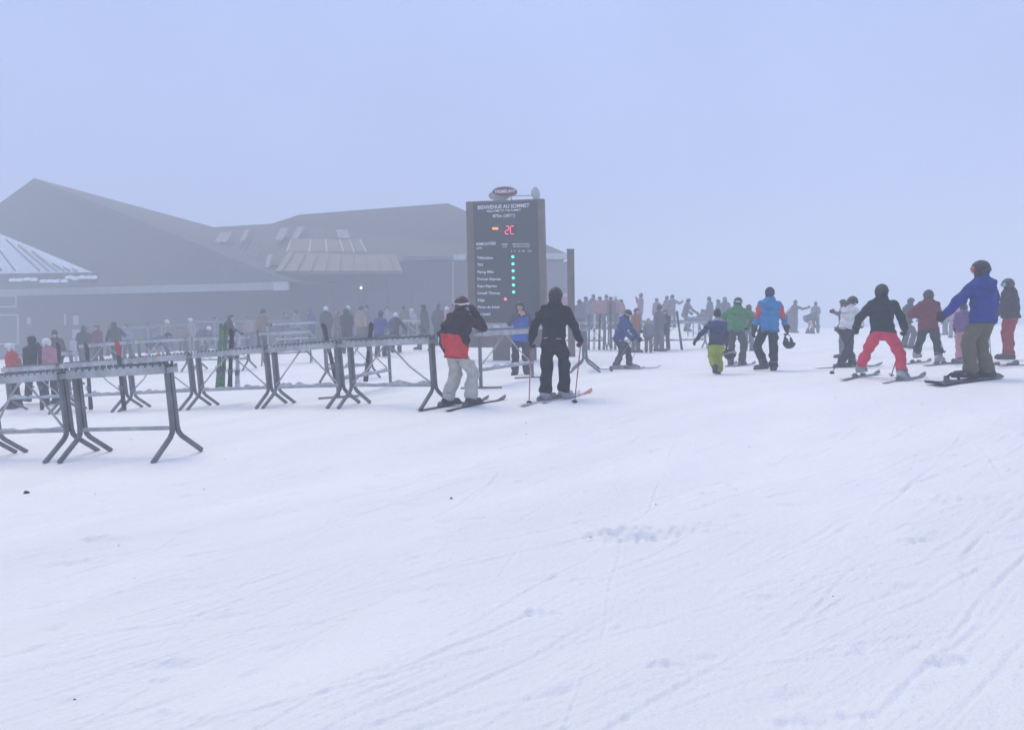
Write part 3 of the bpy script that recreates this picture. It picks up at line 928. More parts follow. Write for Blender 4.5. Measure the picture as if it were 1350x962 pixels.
def arm_targets(pose):
    fL, fR, hip, up, fw, rt, hrt = figure_frames(pose)
    sh = {}
    for sname, sg in (('L', -1), ('R', 1)):
        S = hip+up*.465+rt*sg*.172
        t = pose.get('h'+sname)
        t = rotz(np.array(t, float), pose.get('twist', 0)) if t is not None else S+V3(0, .04, -.52)+rt*sg*.06
        pole = np.array(pose.get('p'+sname, tuple(rt*sg*.4-fw*.9-up*.2)), float)
        e, w = ik(S, t, .295, .255, pole)
        sh[sname] = (S, e, w)
    return sh

def hand_world(root, pose, side):
    """world position of the middle of the fist"""
    S, e, w = arm_targets(pose)[side]
    c = w+unit(w-e)*.085
    s = root.scale[0]; a = root.rotation_euler[2]
    v = Matrix.Rotation(a, 3, 'Z') @ Vector(c*s)
    return Vector(root.location)+v

def build_figure(pose, wear, h, detail):
    g = pose.get
    fL, fR, hip, up, fw, rt, hrt = figure_frames(pose)
    arms = arm_targets(pose)
    chest = hip+up*.40; neck = hip+up*.535
    hy, hp = g('head', (0, 0))
    hf = rotz(fw, hy); hf = unit(hf-V3(0, 0, hf[2]))
    a = math.radians(hp); zup = unit(V3(0, 0, 1)*.7+up*.3)
    hf = unit(hf-zup*(hf@zup)); hu = zup*math.cos(a)-hf*math.sin(a)*-1*-1; hf2 = hf*math.cos(a)+zup*math.sin(a)
    hu = unit(zup*math.cos(a)-hf*math.sin(a)); hf = unit(hf2); hr = np.cross(hf, hu)
    hc = neck+zup*.07+hu*.085+hf*.025
    legs = {}
    for sname, sg, f in (('L', -1, fL), ('R', 1, fR)):
        j = hip-up*.02+hrt*sg*.095
        fy = g('f%syaw' % sname, 0); fd = rotz(V3(0, 1, 0), fy)
        pit = math.radians(g('f%spitch' % sname, 0))
        fd = fd*math.cos(pit)+V3(0, 0, 1)*math.sin(pit)
        ank = f+V3(0, 0, .11)+(V3(0,0,0) if pit == 0 else V3(0, 0, .02))
        pole = np.array(g('k'+sname, tuple(rotz(V3(sg*.12, 1, 0), fy))), float)
        kn, an = ik(j, ank, .425, .415, pole)
        legs[sname] = (j, kn, an, fd)
    allp = [hip, neck, hc+hu*.2, hc-.18, hc+.18]+[p for t in arms.values() for p in t]+[p for t in legs.values() for p in t[:3]]+[p for t in legs.values() for p in (t[2]-V3(0,0,.14), t[2]+t[3]*.25)]
    allp = np.array(allp)
    parts = []
    # --- body: one continuous figure
    hb = h*1.1
    F = Field(allp.min(0)-.17, allp.max(0)+.17, hb)
    F.cone(hip+up*.0, hip+up*.2, .105, .11, .04, flat=fw, q=.72); F.cone(hip+up*.2, hip+up*.42, .12, .14, .04, flat=fw, q=.68)
    F.cone(arms['L'][0], arms['R'][0], .058, .058, .04)
    F.cone(neck-up*.06, hc-hu*.04-hf*.015, .06, .052, .025)
    F.ell(hc+hu*.025-hf*.012, (.073, .093, .095), [hr, hf, hu], .02)
    F.cone(hc-hu*.02+hf*.03, hc-hu*.085+hf*.052, .062, .034, .02)
    F.cone(hc+hu*.005+hf*.085, hc-hu*.028+hf*.112, .011, .016, .012)
    for sg in (-1, 1):
        F.ell(hc+hr*sg*.076-hf*.012-hu*.005, (.012, .025, .033), [hr, hf, hu], .008)
        F.cone(hc+hr*sg*.012+hf*.083+hu*.03, hc+hr*sg*.045+hf*.072+hu*.028, .012, .012, .012)
    F.cone(hc-hu*.058+hf*.083-hr*.02, hc-hu*.058+hf*.083+hr*.02, .011, .011, .008)
    for sname in 'LR':
        S, e, w = arms[sname]; hd = unit(w-e)
        F.chain([S, e, w, w+hd*.075], [.05, .042, .028, .024], .02)
        j, kn, an, fd = legs[sname]
        F.chain([j, kn, an], [.062, .052, .040], .03); F.cone(an-V3(0, 0, .06)-fd*.04, an-V3(0, 0, .07)+fd*.14, .038, .03, .02)
    bsub = []
    if detail and g('eyes', True):
        for sg in (-1, 1):
            E = Field(hc-.14, hc+.14, .006); E.ell(hc+hr*sg*.031+hf*.083+hu*.004, (.013, .008, .008), [hr, hf, hu], 0)
            bsub.append(('eye', E.mesh('eye'), 'eye'))
    parts.append(('body', F.mesh('body'), 'skin', bsub))
    # --- jacket
    hem = wear.get('hem', .10); fat = wear.get('fat', 0.0); arm_f = wear.get('armfat', 0.0)
    J = Field(allp.min(0)-.2, allp.max(0)+.2, h)
    hemp = hip-up*hem
    J.chain([hemp-up*.04, hip+up*.14, hip+up*.34, hip+up*.47], [.200+fat, .172+fat, .180+fat, .15+fat*.6], .05, flat=fw, q=.84)
    J.cone(arms['L'][0]-up*.02, arms['R'][0]-up*.02, .072+arm_f, .072+arm_f, .06)
    J.cone(neck-up*.10, neck+up*.045, .135, .084, .05, flat=fw, q=.92)
    if wear.get('hood', True):
        J.cone(neck-fw*.075-rt*.05-up*.02, neck-fw*.075+rt*.05-up*.02, .070, .070, .022)
    for sname in 'LR':
        S, e, w = arms[sname]; hd = unit(w-e)
        J.chain([S, S*.5+e*.5, e, e*.5+w*.5, w+hd*.018], [.082+arm_f, .074+arm_f, .069+arm_f, .063+arm_f, .056+arm_f*.6], .022)
    J.cut(hemp, -up)
    for sname in 'LR': pass
    for sname in 'LR':
        pass
    if h < .02: J.folds(wear.get('foldamp', .0095), int(abs(allp.sum())*1000) % 9999)
    # keep folds from closing the hem
    me = J.mesh('jacket')
    zone = wear.get('zone')
    if zone is not None:
        for m_ in wear['jacket']: me.materials.append(m_)
        n = len(me.polygons); cc = np.empty(n*3); me.polygons.foreach_get('center', cc); cc = cc.reshape(-1, 3)
        R_ = dict(hip=hip, up=up, fw=fw, rt=rt, arms=arms, neck=neck)
        me.polygons.foreach_set('material_index', zone(cc, R_).astype(np.int32))
    jsub = []
    if detail:
        vc = np.empty(len(me.vertices)*3); me.vertices.foreach_get('co', vc); vc = vc.reshape(-1, 3)
        rel = vc-hip; ux, uu, uf = rel@rt, rel@up, rel@fw
        def line(u, x0, x1, back, rad, n=9):
            pts = []
            for x in np.linspace(x0, x1, n):
                ok = (np.abs(uu-u) < .03) & (np.abs(ux-x) < .03) & ((uf < 0) if back else (uf > 0)) & (np.abs(uf) < .24)
                if not ok.any(): continue
                k = np.where(ok)[0][np.argmin((uf[ok] if back else -uf[ok])*.2+np.abs(ux[ok]-x)*.5+np.abs(uu[ok]-u)*.5)]
                pts.append(vc[k]+(-fw if back else fw)*.002)
            return MB().tube([Vector(p) for p in pts], rad, n=5).mesh('seam', True) if len(pts) > 2 else None
        for nm_, role_, a_ in (('seam', 'seam', (.36, -.15, .15, True, .005)), ('hem_band', 'seam', (.02-hem, -.15, .15, True, .007)),
                               ('pocket_zip', 'zip', (.015, -.14, -.075, True, .005, 5)), ('pocket_zip', 'zip', (.015, .075, .14, True, .005, 5)), ('pocket_zip', 'zip', (.06, .06, .13, False, .005, 5))):
            q_ = line(*a_)
            if q_ is not None and (nm_ != 'pocket_zip' or wear.get('zip') is not None): jsub.append((nm_, q_, role_))
    parts.append(('jacket', me, 'jacket', jsub))
    # --- trousers
    tf = wear.get('legfat', 0.0)
    T = Field(allp.min(0)-.2, V3(*(allp.max(0)[:2]+.2), hip[2]+.25), h)
    T.cone(hip+up*.10, hip-up*.03, .14, .15, .04, flat=fw, q=.8)
    for sname, sg in (('L', -1), ('R', 1)):
        j, kn, an, fd = legs[sname]
        T.chain([j, j*.5+kn*.5, kn, kn*.45+an*.55, an+unit(kn-an)*(.09 if abs(fd[2]) > .2 else wear.get('cuff', .02))], [.110+tf, .099+tf, .087+tf, .086+tf, .094+tf], .03)
        T.cone(j-fw*.05+up*.03, j-fw*.035-up*.06, .085, .09, .04)
    if h < .02: T.folds(.009, int(abs(allp.sum())*777) % 9999, 22, 9)
    T.cut(V3(0, 0, min(legs['L'][2][2], legs['R'][2][2])-.05), V3(0, 0, -1)); T.cut(hemp+up*.015, up)
    parts.append(('trousers', T.mesh('trousers'), 'trousers', []))
    # --- boots
    for sname in 'LR':
        j, kn, an, fd = legs[sname]
        sole = an-V3(0, 0, .11)
        fn = unit(np.cross(np.cross(fd, V3(0, 0, 1)), fd))
        B = Field(an-V3(.26, .26, .18), an+V3(.26, .26, .26), max(h*.85, .011))
        sh = unit(kn-an)
        B.cone(an+sh*.16, an-fn*.02, .064, .080, .02)
        B.cone(an-fn*.05-fd*.05, an-fn*.062+fd*.20, .066, .054, .02)
        B.cone(an-fn*.095-fd*.06, an-fn*.095+fd*.225, .052, .048, .006)
        B.cut(sole-fn*.005 if abs(fd[2]) < .05 else an-fn*.115, -fn)
        bs = []
        if detail:
            side = unit(np.cross(fd, fn)); K = MB()
            for c0, n0, rr, ry in ((an+sh*.075, sh, .084, .084), (an+sh*.015+fd*.01, sh, .088, .088), (an-fn*.045+fd*.085, unit(fd*.8+fn*.6), .066, .066)):
                e1 = unit(np.cross(n0, side)); K.tube([Vector(c0+(side*math.cos(t)*rr+e1*math.sin(t)*ry)) for t in np.linspace(-.2, 6.1, 15)], .009, n=5)
            bs = [('buckle_strap', K.mesh('buckle_strap', True), 'buckle')]
        parts.append(('boot', B.mesh('boot'), 'boot'+sname, bs))
    # --- hands
    for sname, sg in (('L', -1), ('R', 1)):
        S, e, w = arms[sname]; hd = unit(w-e)
        pn = np.array(g('n'+sname, tuple(-rt*sg*.9+fw*.3)), float)
        parts.append(('glove', glove_mesh(w, hd, pn, sg, .0075 if detail else .012, g('curl'+sname, 55)), 'glove'+sname, []))
    # --- head wear
    hh = wear.get('head', 'helmet'); hq = max(h*.8, .011)
    if hh == 'helmet':
        sub = []
        if wear.get('strap') is not None: sub.append(('goggle_strap', strap_mesh(hc, hf, hu, hr, hq), 'strap'))
        if wear.get('lens') is not None: sub.append(('goggle_lens', lens_mesh(hc, hf, hu, hr, .01, wear.get('lensup', 0)), 'lens'))
        parts.append(('helmet', helmet_mesh(hc, hf, hu, hr, hq), 'helmet', sub))
    elif hh == 'hat':
        parts.append(('hat', hat_mesh(hc, hf, hu, hr, hq, wear.get('tall', .02), wear.get('pom', False)), 'helmet', []))
    if wear.get('balaclava') is not None:
        K = Field(hc-.26, hc+.2, hq)
        K.cone(hc-hu*.03+hf*.012, hc-hu*.10-hf*.0, .083, .08, .02); K.cone(hc-hu*.10, neck-up*.02, .08, .09, .02)
        parts.append(('neck_warmer', K.mesh('neck_warmer'), 'balaclava', []))
    if wear.get('hair') is not None:
        K = Field(hc-.32, hc+.2, hq)
        K.cone(hc-hf*.05-hu*.03, hc-hf*.075-hu*.15, .075, .07, .02); K.cone(hc-hf*.075-hu*.14, hc-hf*.08-hu*wear.get('hairlen', .22), .07, .035, .02)
        K.folds(.004, 5, 10, 90)
        parts.append(('hair', K.mesh('hair'), 'hair', []))
    return parts

# ------------------------------------------------------------------ skis, poles, boards
def ski_deck(L, w=.039, th=.014, tip=.07, tail=.012):
    n = 26; vs = []; fs = []
    for i in range(n+1):
        t = i/n; x = (t-.5)*L
        ww = w*(1+.38*(2*t-1)**2)*(1 if t < .93 else max(.12, math.sqrt(max(0, 1-((t-.93)/.07)**2))))*(1 if t > .03 else .8)
        z = .006*math.sin(math.pi*min(max((t-.1)/.75, 0), 1))
        if t > .86: z += tip*((t-.86)/.14)**2
        if t < .05: z += tail*((.05-t)/.05)**2
        tk = th*(1-.55*abs(2*t-1)**2)
        vs += [(x,-ww,z),(x,ww,z),(x,ww*.92,z+tk),(x,-ww*.92,z+tk)]
    for i in range(n):
        a = 4*i
        for k in range(4):
            fs.append((a+k, a+(k+1)%4, a+4+(k+1)%4, a+4+k))
    fs += [(3,2,1,0), tuple(4*n+k for k in range(4))]
    m = MB(); m.add(vs, fs)
    return m.mesh('deck', False)

SKI_MESH = {}
def make_ski(label, tail, tip, m, group=None, bind=STEEL_D, fixed=None, tipm=None, name='ski'):
    """ski lying or standing with its tail and tip at two world points"""
    tail, tip = Vector(tail), Vector(tip)
    X = tip-tail; L = X.length; X.normalize()
    if fixed is not None:
        Z = Vector(fixed)
    else:
        Z = Vector((0,0,1))
    Y = Z.cross(X).normalized(); Z = X.cross(Y)
    c = (tail+tip)/2
    t = thing(name, label, 'ski', group=group)
    t.matrix_world = Matrix(((X.x,Y.x,Z.x,c.x),(X.y,Y.y,Z.y,c.y),(X.z,Y.z,Z.z,c.z),(0,0,0,1)))
    me = ski_deck(L)
    d = put('deck', me, [m, tipm] if tipm is not None else m, t)
    if tipm is not None:
        for p in me.polygons:
            if p.center.x > L*.28: p.material_index = 1
    MB().box((.02-.30*0,-.034,.016),(.12,.034,.05)).box((.03,-.026,.05),(.10,.026,.064)).put('toe_binding', bind, t)
    MB().box((-.32,-.032,.016),(-.22,.032,.058)).box((-.31,-.022,.058),(-.25,.022,.085)).put('heel_binding', bind, t)
    MB().tube([(-.2,.05,.02),(-.28,.062,.055)],.006,n=6).tube([(-.2,-.05,.02),(-.28,-.062,.055)],.006,n=6).put('brake', bind, t)
    return t

def make_pole(label, top, bottom, m, group=None, grip=None):
    top, bottom = Vector(top), Vector(bottom)
    Z = (top-bottom); L = Z.length; Z.normalize()
    t = thing('ski_pole', label, 'ski pole', group=group)
    q = Z.to_track_quat('Z', 'Y')
    t.matrix_world = Matrix.Translation(bottom) @ q.to_matrix().to_4x4()
    MB().tube([(0,0,.0),(0,0,.05),(0,0,L-.02)],[.003,.0075,.0095],n=8).put('shaft', m, t, True)
    MB().tube([(0,0,L-.10),(0,0,L-.06),(0,0,L-.01),(0,0,L+.03)],[.015,.017,.016,.020],n=8).put('grip', grip or RUBBER, t, True)
    MB().tube([(0,0,.055),(0,0,.062),(0,0,.075)],[.02,.046,.012],n=12).put('basket', RUBBER, t, True)
    return t

def ski_pair(tail, tip):
    a, b = ground(*tail), ground(*tip)
    lift = Vector((0,0,.022))
    return a+lift, b+lift

def local_feet(root_pos, heading, s, pts):
    out = []
    for p in pts:
        v = Matrix.Rotation(-math.radians(heading), 3, 'Z') @ (Vector(p)-Vector(root_pos))
        out.append(tuple(v/s))
    return out

def heading_of(v):
    """direction vector -> heading in degrees (0 away, + left)"""
    return math.degrees(math.atan2(-v.x, v.y))
# ------------------------------------------------------------------ the people one can make out
def skier(label, boots, lines, heading, H, pose, wear, ski_m, who, poles=None, pole_m=None, tipm=None, lens_=(1.35,1.75), bind=STEEL_D):
    """boots: photo pixels of left and right boot; lines: tail and tip pixels of left and right ski"""
    s = H/1.78
    B = [ground(*b) for b in boots]
    pos = (B[0]+B[1])/2; pos.z = terr(pos.x, pos.y)
    pose = dict(pose)
    lift = .026
    feet = local_feet(pos, heading, s, [b+Vector((0,0,lift)) for b in B])
    pose['fL'], pose['fR'] = feet
    for i, sd in enumerate('LR'):
        a, b = ground(*lines[i][0]), ground(*lines[i][1])
        d = (b-a); d.z = 0; L = min(max(d.length, lens_[0]), lens_[1]); d.normalize()
        pose['f%syaw' % sd] = heading_of(d)-heading
        c = B[i]+d*.15
        t0, t1 = c-d*L*.5, c+d*L*.5
        sl = (terr(t1.x, t1.y)-terr(t0.x, t0.y))
        zc = terr(c.x, c.y)+.008
        t0 = Vector((t0.x, t0.y, zc-sl/2)); t1 = Vector((t1.x, t1.y, zc+sl/2))
        m = ski_m[i] if isinstance(ski_m, (list, tuple)) else ski_m
        tm = tipm[i] if isinstance(tipm, (list, tuple)) else tipm
        make_ski('%s ski worn by %s' % (('left','right')[i], who), t0, t1, m, 'skis on the feet of skiers', bind, tipm=tm)
    r = person(label, pos, heading, H, pose, wear)
    if poles:
        for sd, tgt in poles.items():
            hnd = hand_world(r, pose, sd)
            g = ground(*tgt) if not isinstance(tgt, Vector) else tgt
            up = (hnd-g).normalized()
            make_pole('%s ski pole held by %s' % ({'L':'left','R':'right'}[sd], who), hnd+up*.06, g-Vector((0,0,.02)), pole_m or STEEL_D, 'ski poles in hand')
    return r

def figure(label, px, d, heading, H, pose, wear, **k):
    return person(label, gp(px, d), heading, H, pose, wear, **k)

WHITE = cloth((.62,.62,.62)); RED = cloth((.60,.045,.045)); STONE = cloth((.36,.355,.31)); CORAL = cloth((.60,.035,.085))
MAROON = cloth((.15,.022,.032)); COBALT = cloth((.012,.030,.22)); OLIVE = cloth((.12,.11,.07)); NAVY = cloth((.028,.036,.085))
LIME = cloth((.30,.36,.03)); GREEN = cloth((.05,.21,.07)); CYAN = cloth((.02,.20,.44)); ORANGE = cloth((.52,.07,.05))
SLATE = cloth((.05,.055,.075)); CHAR = cloth((.028,.028,.032)); DGREEN = cloth((.010,.022,.025)); PINK = cloth((.50,.22,.28)); PURPLE = cloth((.16,.07,.23))
BROWNC = cloth((.075,.06,.05)); TEAL = cloth((.03,.11,.17)); BLUEJ = cloth((.05,.12,.42)); PLUM = cloth((.035,.016,.022)); SAND = cloth((.33,.24,.17))
LENS_B = mat('goggle_lens_blue', (.25,.36,.50), .15, .1, 5, 0, spec=.6); LENS_R = mat('goggle_lens_red', (.45,.05,.05), .2, .1, 5, 0, spec=.6)
HELM_M = mat('helmet_maroon', (.07,.018,.022), .4, .1); HELM_W = mat('helmet_white', (.65,.65,.67), .4, .1); HELM_B = mat('helmet_brown', (.05,.045,.042), .45, .1)
SKI_BLK = mat('ski_black_top', (.03,.03,.035), .35, .4, 9, 0); SKI_WHT = mat('ski_pale_top', (.55,.55,.58), .35, .3, 9, 0); SKI_RED = mat('ski_red_top', (.42,.035,.04), .35, .4, 9, 0)
SKI_ORG = mat('ski_orange_top', (.52,.15,.09), .35, .2, 9, 0); SKI_GRN = mat('ski_green_top', (.12,.22,.10), .4, .3, 9, 0); SKI_GRY = mat('ski_grey_top', (.14,.15,.17), .4, .3, 9, 0)
POLE_RED = mat('pole_red', (.30,.03,.06), .4, .3, 9, 0)
EYE = mat('eye_dark', (.03,.02,.02), .3, 0, 5, 0)
def W(**k):
    d = dict(skin=SKIN, eye=EYE, jacket=BLACK, trousers=CHAR, bootL=BOOTDARK, bootR=BOOTDARK, gloveL=RUBBER, gloveR=RUBBER, helmet=HELM_D, buckle=STEEL_D, seam=CHAR)
    d.update(k)
    for a in ('boot','glove'):
        if a in k: d[a+'L'] = d[a+'R'] = k[a]
    return d

def z_redhem(c, R):
    v = c-R['hip']; u = v@R['up']; x = v@R['rt']
    return ((u < .21-1.6*np.maximum(0, x-.08)) & (x > -.245) & (x < .26)).astype(int)
who = 'the skier in the red-hemmed jacket'
skier('skier in plum and red jacket and stone trousers raising a glove to the face',
      [(590,536),(621,536)], [((551,546),(641,531)),((589,544),(661,529))], -48, 1.71,
      dict(hip=(0,-.02,-.05), lean=(8,3), twist=24, head=(-14,2), hR=(.20,.25,1.47), pR=(.5,.15,-1), hL=(-.25,.03,.92), pL=(-.05,-1,0), nR=(-1,0,.1), curlR=30),
      W(jacket=[PLUM,RED], zone=z_redhem, trousers=cloth((.47,.47,.42)), helmet=HELM_M, strap=WHITE, hair=PLUM, hairlen=.14, cuff=.04, hem=.17, legfat=.012, fat=.008), SKI_BLK, who, lens_=(1.4,1.55))

who = 'the skier dressed all in black'
skier('skier dressed all in black holding two red poles beside the racks',
      [(719,529),(743,526)], [((690,538),(752,526)),((711,537),(774,522))], -22, 1.755,
      dict(hip=(0,-.01,-.02), lean=(4,2), kL=(-.3,1,0), kR=(.3,1,0), twist=8, head=(-4,-2), hR=(.38,.15,.97), pR=(.45,-1,0), hL=(-.39,.13,.97), pL=(-.45,-1,0), curlL=80, curlR=80),
      W(jacket=BLACK, trousers=cloth((.014,.014,.019)), boot=BOOTGREY, helmet=HELM_D, strap=CHAR, balaclava=BLACK, zip=SKI_WHT, cuff=.045, legfat=.008, gloveR=cloth((.10,.03,.035)), hem=.10, fat=.005), [SKI_WHT,SKI_WHT], who,
      poles={'L':(697.5,533),'R':(757,532)}, pole_m=POLE_RED, tipm=[None,SKI_ORG], lens_=(1.45,1.6))

who = 'the stooping boy in blue'
skier('stooping boy skier in dark blue jacket with goggles on his helmet',
      [(830,486),(812,487)], [((817,487.5),(855,486.5)),((800,489),(834,489))], -105, 1.60,
      dict(hip=(0,-.10,-.07), lean=(20,0), twist=-16, head=(-14,-28), hR=(.20,.30,.92), pR=(.6,-.8,0), hL=(-.24,.36,.88), pL=(-.6,-.8,0), curlL=80, curlR=80),
      W(jacket=cloth((.03,.06,.20)), trousers=cloth((.045,.04,.05)), boot=BOOTGREY, helmet=HELM_D, strap=STONE, balaclava=CHAR, hem=.10), SKI_GRY, who,
      poles={'L':(832,479),'R':(804.5,489.5)}, lens_=(1.3,1.45))

def z_vest(c, R):
    v = c-R['hip']; u = v@R['up']; x = v@R['rt']; f = v@R['fw']
    return ((f > .0) & (np.abs(x) < .205) & (u < .46-.9*np.maximum(0, x-.02))).astype(int)
figure('man in slate and bright blue jacket standing before the summit sign, hand at mouth', 687, 18.2, 176, 1.76,
       dict(fL=(-.13,0,0), fR=(.14,.02,0), fLyaw=10, fRyaw=-12, lean=(2,0), hR=(.03,.27,1.44), pR=(.9,.1,-.8), hL=(-.30,.10,.92), curlR=60, nR=(-.5,-.6,0)),
       W(jacket=[SLATE,BLUEJ], zone=z_vest, trousers=cloth((.04,.04,.05)), gloveR=SKIN, gloveL=STONE, helmet=HELM_D, hem=.14, fat=.015))

who = 'the green-jacketed person'
skier('person in grass green jacket and grey trousers seen from behind', [(963,482),(977.5,482)], [((955,484),(975,478)),((962,484),(993,480))], -18, 1.76,
       dict(hip=(0,-.05,-.05), lean=(9,2), twist=0, head=(-30,-8), hR=(.32,.22,1.02), pR=(1,-.4,0), hL=(-.25,.28,1.08), pL=(-1,-.4,0)),
       W(jacket=GREEN, trousers=cloth((.045,.055,.06)), helmet=HELM_D, strap=WHITE, balaclava=CHAR, hem=.06, fat=.025, armfat=.008), SKI_GRY, who, lens_=(1.4,1.5))

def z_patch(c, R):
    S = {k: R['arms'][k] for k in 'LR'}
    out = np.zeros(len(c), int)
    x = (c-R['hip'])@R['rt']
    for k, sg in (('L',-1),('R',1)):
        a, e, w = S[k]; t = ((c-a)@(e-a))/((e-a)@(e-a))
        out[(sg*x > .20) & (t > .12) & (t < .98)] = 1
        t2 = ((c-e)@(w-e))/((w-e)@(w-e))
        out[(sg*x > .18) & (t2 > .62)] = 2
    return out
FPOSE = dict(fL=(-.13,-.14,.03), fLyaw=38, fLpitch=-6, fR=(.12,.06,0), fRyaw=-4, hip=(0,.02,-.02), lean=(3,2), head=(4,4), hR=(.40,.10,.86), pR=(.8,-.7,0), hL=(-.30,.02,.87), pL=(-.8,-.7,0), curlR=75)
f_ = figure('tall man in bright blue and orange jacket carrying a helmet', 1013, 16.1, -6, 1.80, FPOSE,
       W(jacket=[CYAN,ORANGE,CHAR], zone=z_patch, trousers=cloth((.016,.017,.022)), head='hat', helmet=NAVY, tall=.0, hem=.11, fat=.02, balaclava=CHAR))
def held_helmet(label, c, m, stripe=None, s=1.0, rz=0.4):
    t = thing('ski_helmet', label, 'helmet', tuple(c), rz); t.scale = (s,s,s)
    o, u, f, r = V3(0,0,0), V3(0,0,1), V3(0,1,0), V3(1,0,0)
    put('shell', helmet_mesh(o, f, u, r, .01), m, t)
    if stripe is not None: put('goggle_strap', strap_mesh(o, f, u, r, .01), stripe, t)
    MB().tube([(-.085,-.02,-.07),(-.07,-.02,-.13),(0,-.02,-.16),(.07,-.02,-.13),(.085,-.02,-.07)],.008,n=6).put('chin_strap', RUBBER, t, True)
    t.rotation_euler = (math.radians(160), 0.2, rz)
    return t
h_ = hand_world(f_, FPOSE, 'R')
held_helmet('brown ski helmet hanging from the tall man\'s right hand', h_+Vector((.03,-.03,-.20)), HELM_B, None, 1.1, .5)

def z_yoke(c, R):
    v = c-R['hip']; u = v@R['up']; x = v@R['rt']
    return np.where((u > .52), 2, np.where((u > .36), 1, 0))
GPOSE = dict(fL=(-.085,-.20,.10), fLpitch=-50, fR=(.07,.10,0), hip=(0,.0,-.04), lean=(7,3), head=(3,-2), hL=(-.56,.02,.92), pL=(-.3,-1,.2), hR=(.30,.10,.80), pR=(.9,-.6,0), curlL=30)
g_ = figure('child in navy jacket and lime yellow trousers walking with one arm out', 944.5, 15.5, -2, 1.36, GPOSE,
       W(jacket=[NAVY,cloth((.035,.06,.16)),cloth((.30,.32,.36))], zone=z_yoke, trousers=LIME, head='hat', helmet=CHAR, tall=.03, hem=.13, fat=.015, legfat=.02, armfat=.0))
h_ = hand_world(g_, GPOSE, 'R')
held_helmet('dark ski helmet with pale band dangling beside the child\'s lime trousers', h_+Vector((.05,-.04,-.14)), HELM_D, STONE, 1.0, .9)

who = 'the skier in coral red trousers'
skier('skier in black-green jacket and coral red trousers, legs wide apart', [(1131,498),(1189,502)], [((1099,506),(1163,494)),((1164,510),(1227,497))], -16, 1.72,
      dict(hip=(.02,-.10,-.10), lean=(13,-1), twist=-2, head=(-22,0), hR=(.42,.22,.90), pR=(.5,-1,0), hL=(-.38,.16,.92), pL=(-.5,-1,0), curlL=80, curlR=80),
      W(jacket=DGREEN, trousers=CORAL, boot=BOOTGREY, helmet=HELM_D, strap=HELM_D, balaclava=BLACK, cuff=.09, hem=.05, fat=.01), SKI_GRY, who,
      poles={'L':(1096,492),'R':(1174,497)}, pole_m=RUBBER, tipm=[None,None], lens_=(1.45,1.6))

who = 'the skier in the white jacket'
skier('skier in short white jacket and dark trousers bowing the head', [(1124,484),(1109,485)], [((1112,485),(1162,482)),((1095,487),(1145,485))], -62, 1.58,
      dict(hip=(0,-.06,-.04), lean=(13,0), twist=-8, head=(-10,-24), hR=(.10,.34,1.05), pR=(.5,-.7,-.3), hL=(-.12,.36,1.05), pL=(-.5,-.7,-.3)),
      W(jacket=WHITE, trousers=cloth((.04,.042,.052)), helmet=HELM_B, hair=BROWNC, hairlen=.24, strap=CHAR, hem=.03, boot=BOOTDARK), SKI_GRY, who, lens_=(1.4,1.5))

who = 'the skier in the maroon jacket'
skier('skier in maroon hooded jacket standing with folded arms seen from behind', [(1206,479),(1238,481)], [((1180,483),(1222,478)),((1215,484),(1262,479))], -8, 1.68,
      dict(hip=(0,-.05,-.06), lean=(5,1), twist=6, head=(-6,3), hR=(.10,.30,1.15), pR=(1,-.2,-.4), hL=(-.12,.28,1.12), pL=(-1,-.2,-.4)),
      W(jacket=MAROON, trousers=cloth((.024,.024,.03)), helmet=HELM_D, strap=TEAL, balaclava=CHAR, cuff=.09, boot=BOOTGREY, hem=.12, fat=.03, armfat=.012), SKI_GRY, who, lens_=(1.4,1.5))
t_ = P(1233,426,16.7); b_ = P(1245.5,467,16.3)
make_pole('ski pole tucked under the arm of the maroon-jacketed skier', t_, b_, SKI_GRY, 'ski poles in hand')

# snowboarder in cobalt
KP = gp(1289, 11.7)
KPOSE = dict(fL=(-.10,.05,.05), fR=(.13,-.06,.05), fLyaw=50, fRyaw=20, hip=(0,-.03,-.02), lean=(4,2), head=(42,-3), hL=(-.44,.30,.97), pL=(-.4,-1,0), hR=(.34,.06,.93), pR=(.8,-.7,0), curlL=45)
person('big man in cobalt blue jacket and olive trousers standing on a snowboard', KP, 24, 1.83, KPOSE,
       W(jacket=COBALT, zip=COBALT, trousers=OLIVE, helmet=HELM_D, strap=HELM_D, lens=LENS_R, balaclava=CHAR, hem=.14, fat=.012, armfat=.012, legfat=.008))
def snowboard(label, a, b, w, m, bindings=True, flat=None):
    a, b = Vector(a), Vector(b); X = b-a; L = X.length; X.normalize(); Z = Vector(flat or (0,0,1)); Y = Z.cross(X).normalized(); Z = X.cross(Y); c = (a+b)/2
    t = thing('snowboard', label, 'snowboard'); t.matrix_world = Matrix(((X.x,Y.x,Z.x,c.x),(X.y,Y.y,Z.y,c.y),(X.z,Y.z,Z.z,c.z),(0,0,0,1)))
    me = ski_deck(L, w*.44, .012, .06, .05); put('deck', me, m, t)
    if bindings:
        for x in (-.26,.26):
            o = MB().box((x-.06,-.13,.012),(x+.06,.13,.03)).box((x-.055,.11,.03),(x+.055,.13,.09)).put('binding', STEEL_D, t)
            MB().tube([(x,-.1,.03),(x,-.05,.11),(x,.04,.13),(x,.1,.08)],.018,n=6).put('strap', RUBBER, o, True)
    return t
a_, b_ = ground(1236,505), ground(1318,496)
c_ = (a_+b_)/2; dd = (b_-a_).normalized()
sl = .03
snowboard('black snowboard with pale bindings under the man in cobalt blue', KP-dd*1.0+Vector((0,0,.02)), KP+dd*.45+Vector((0,0,.02)), .28, SKI_BLK)

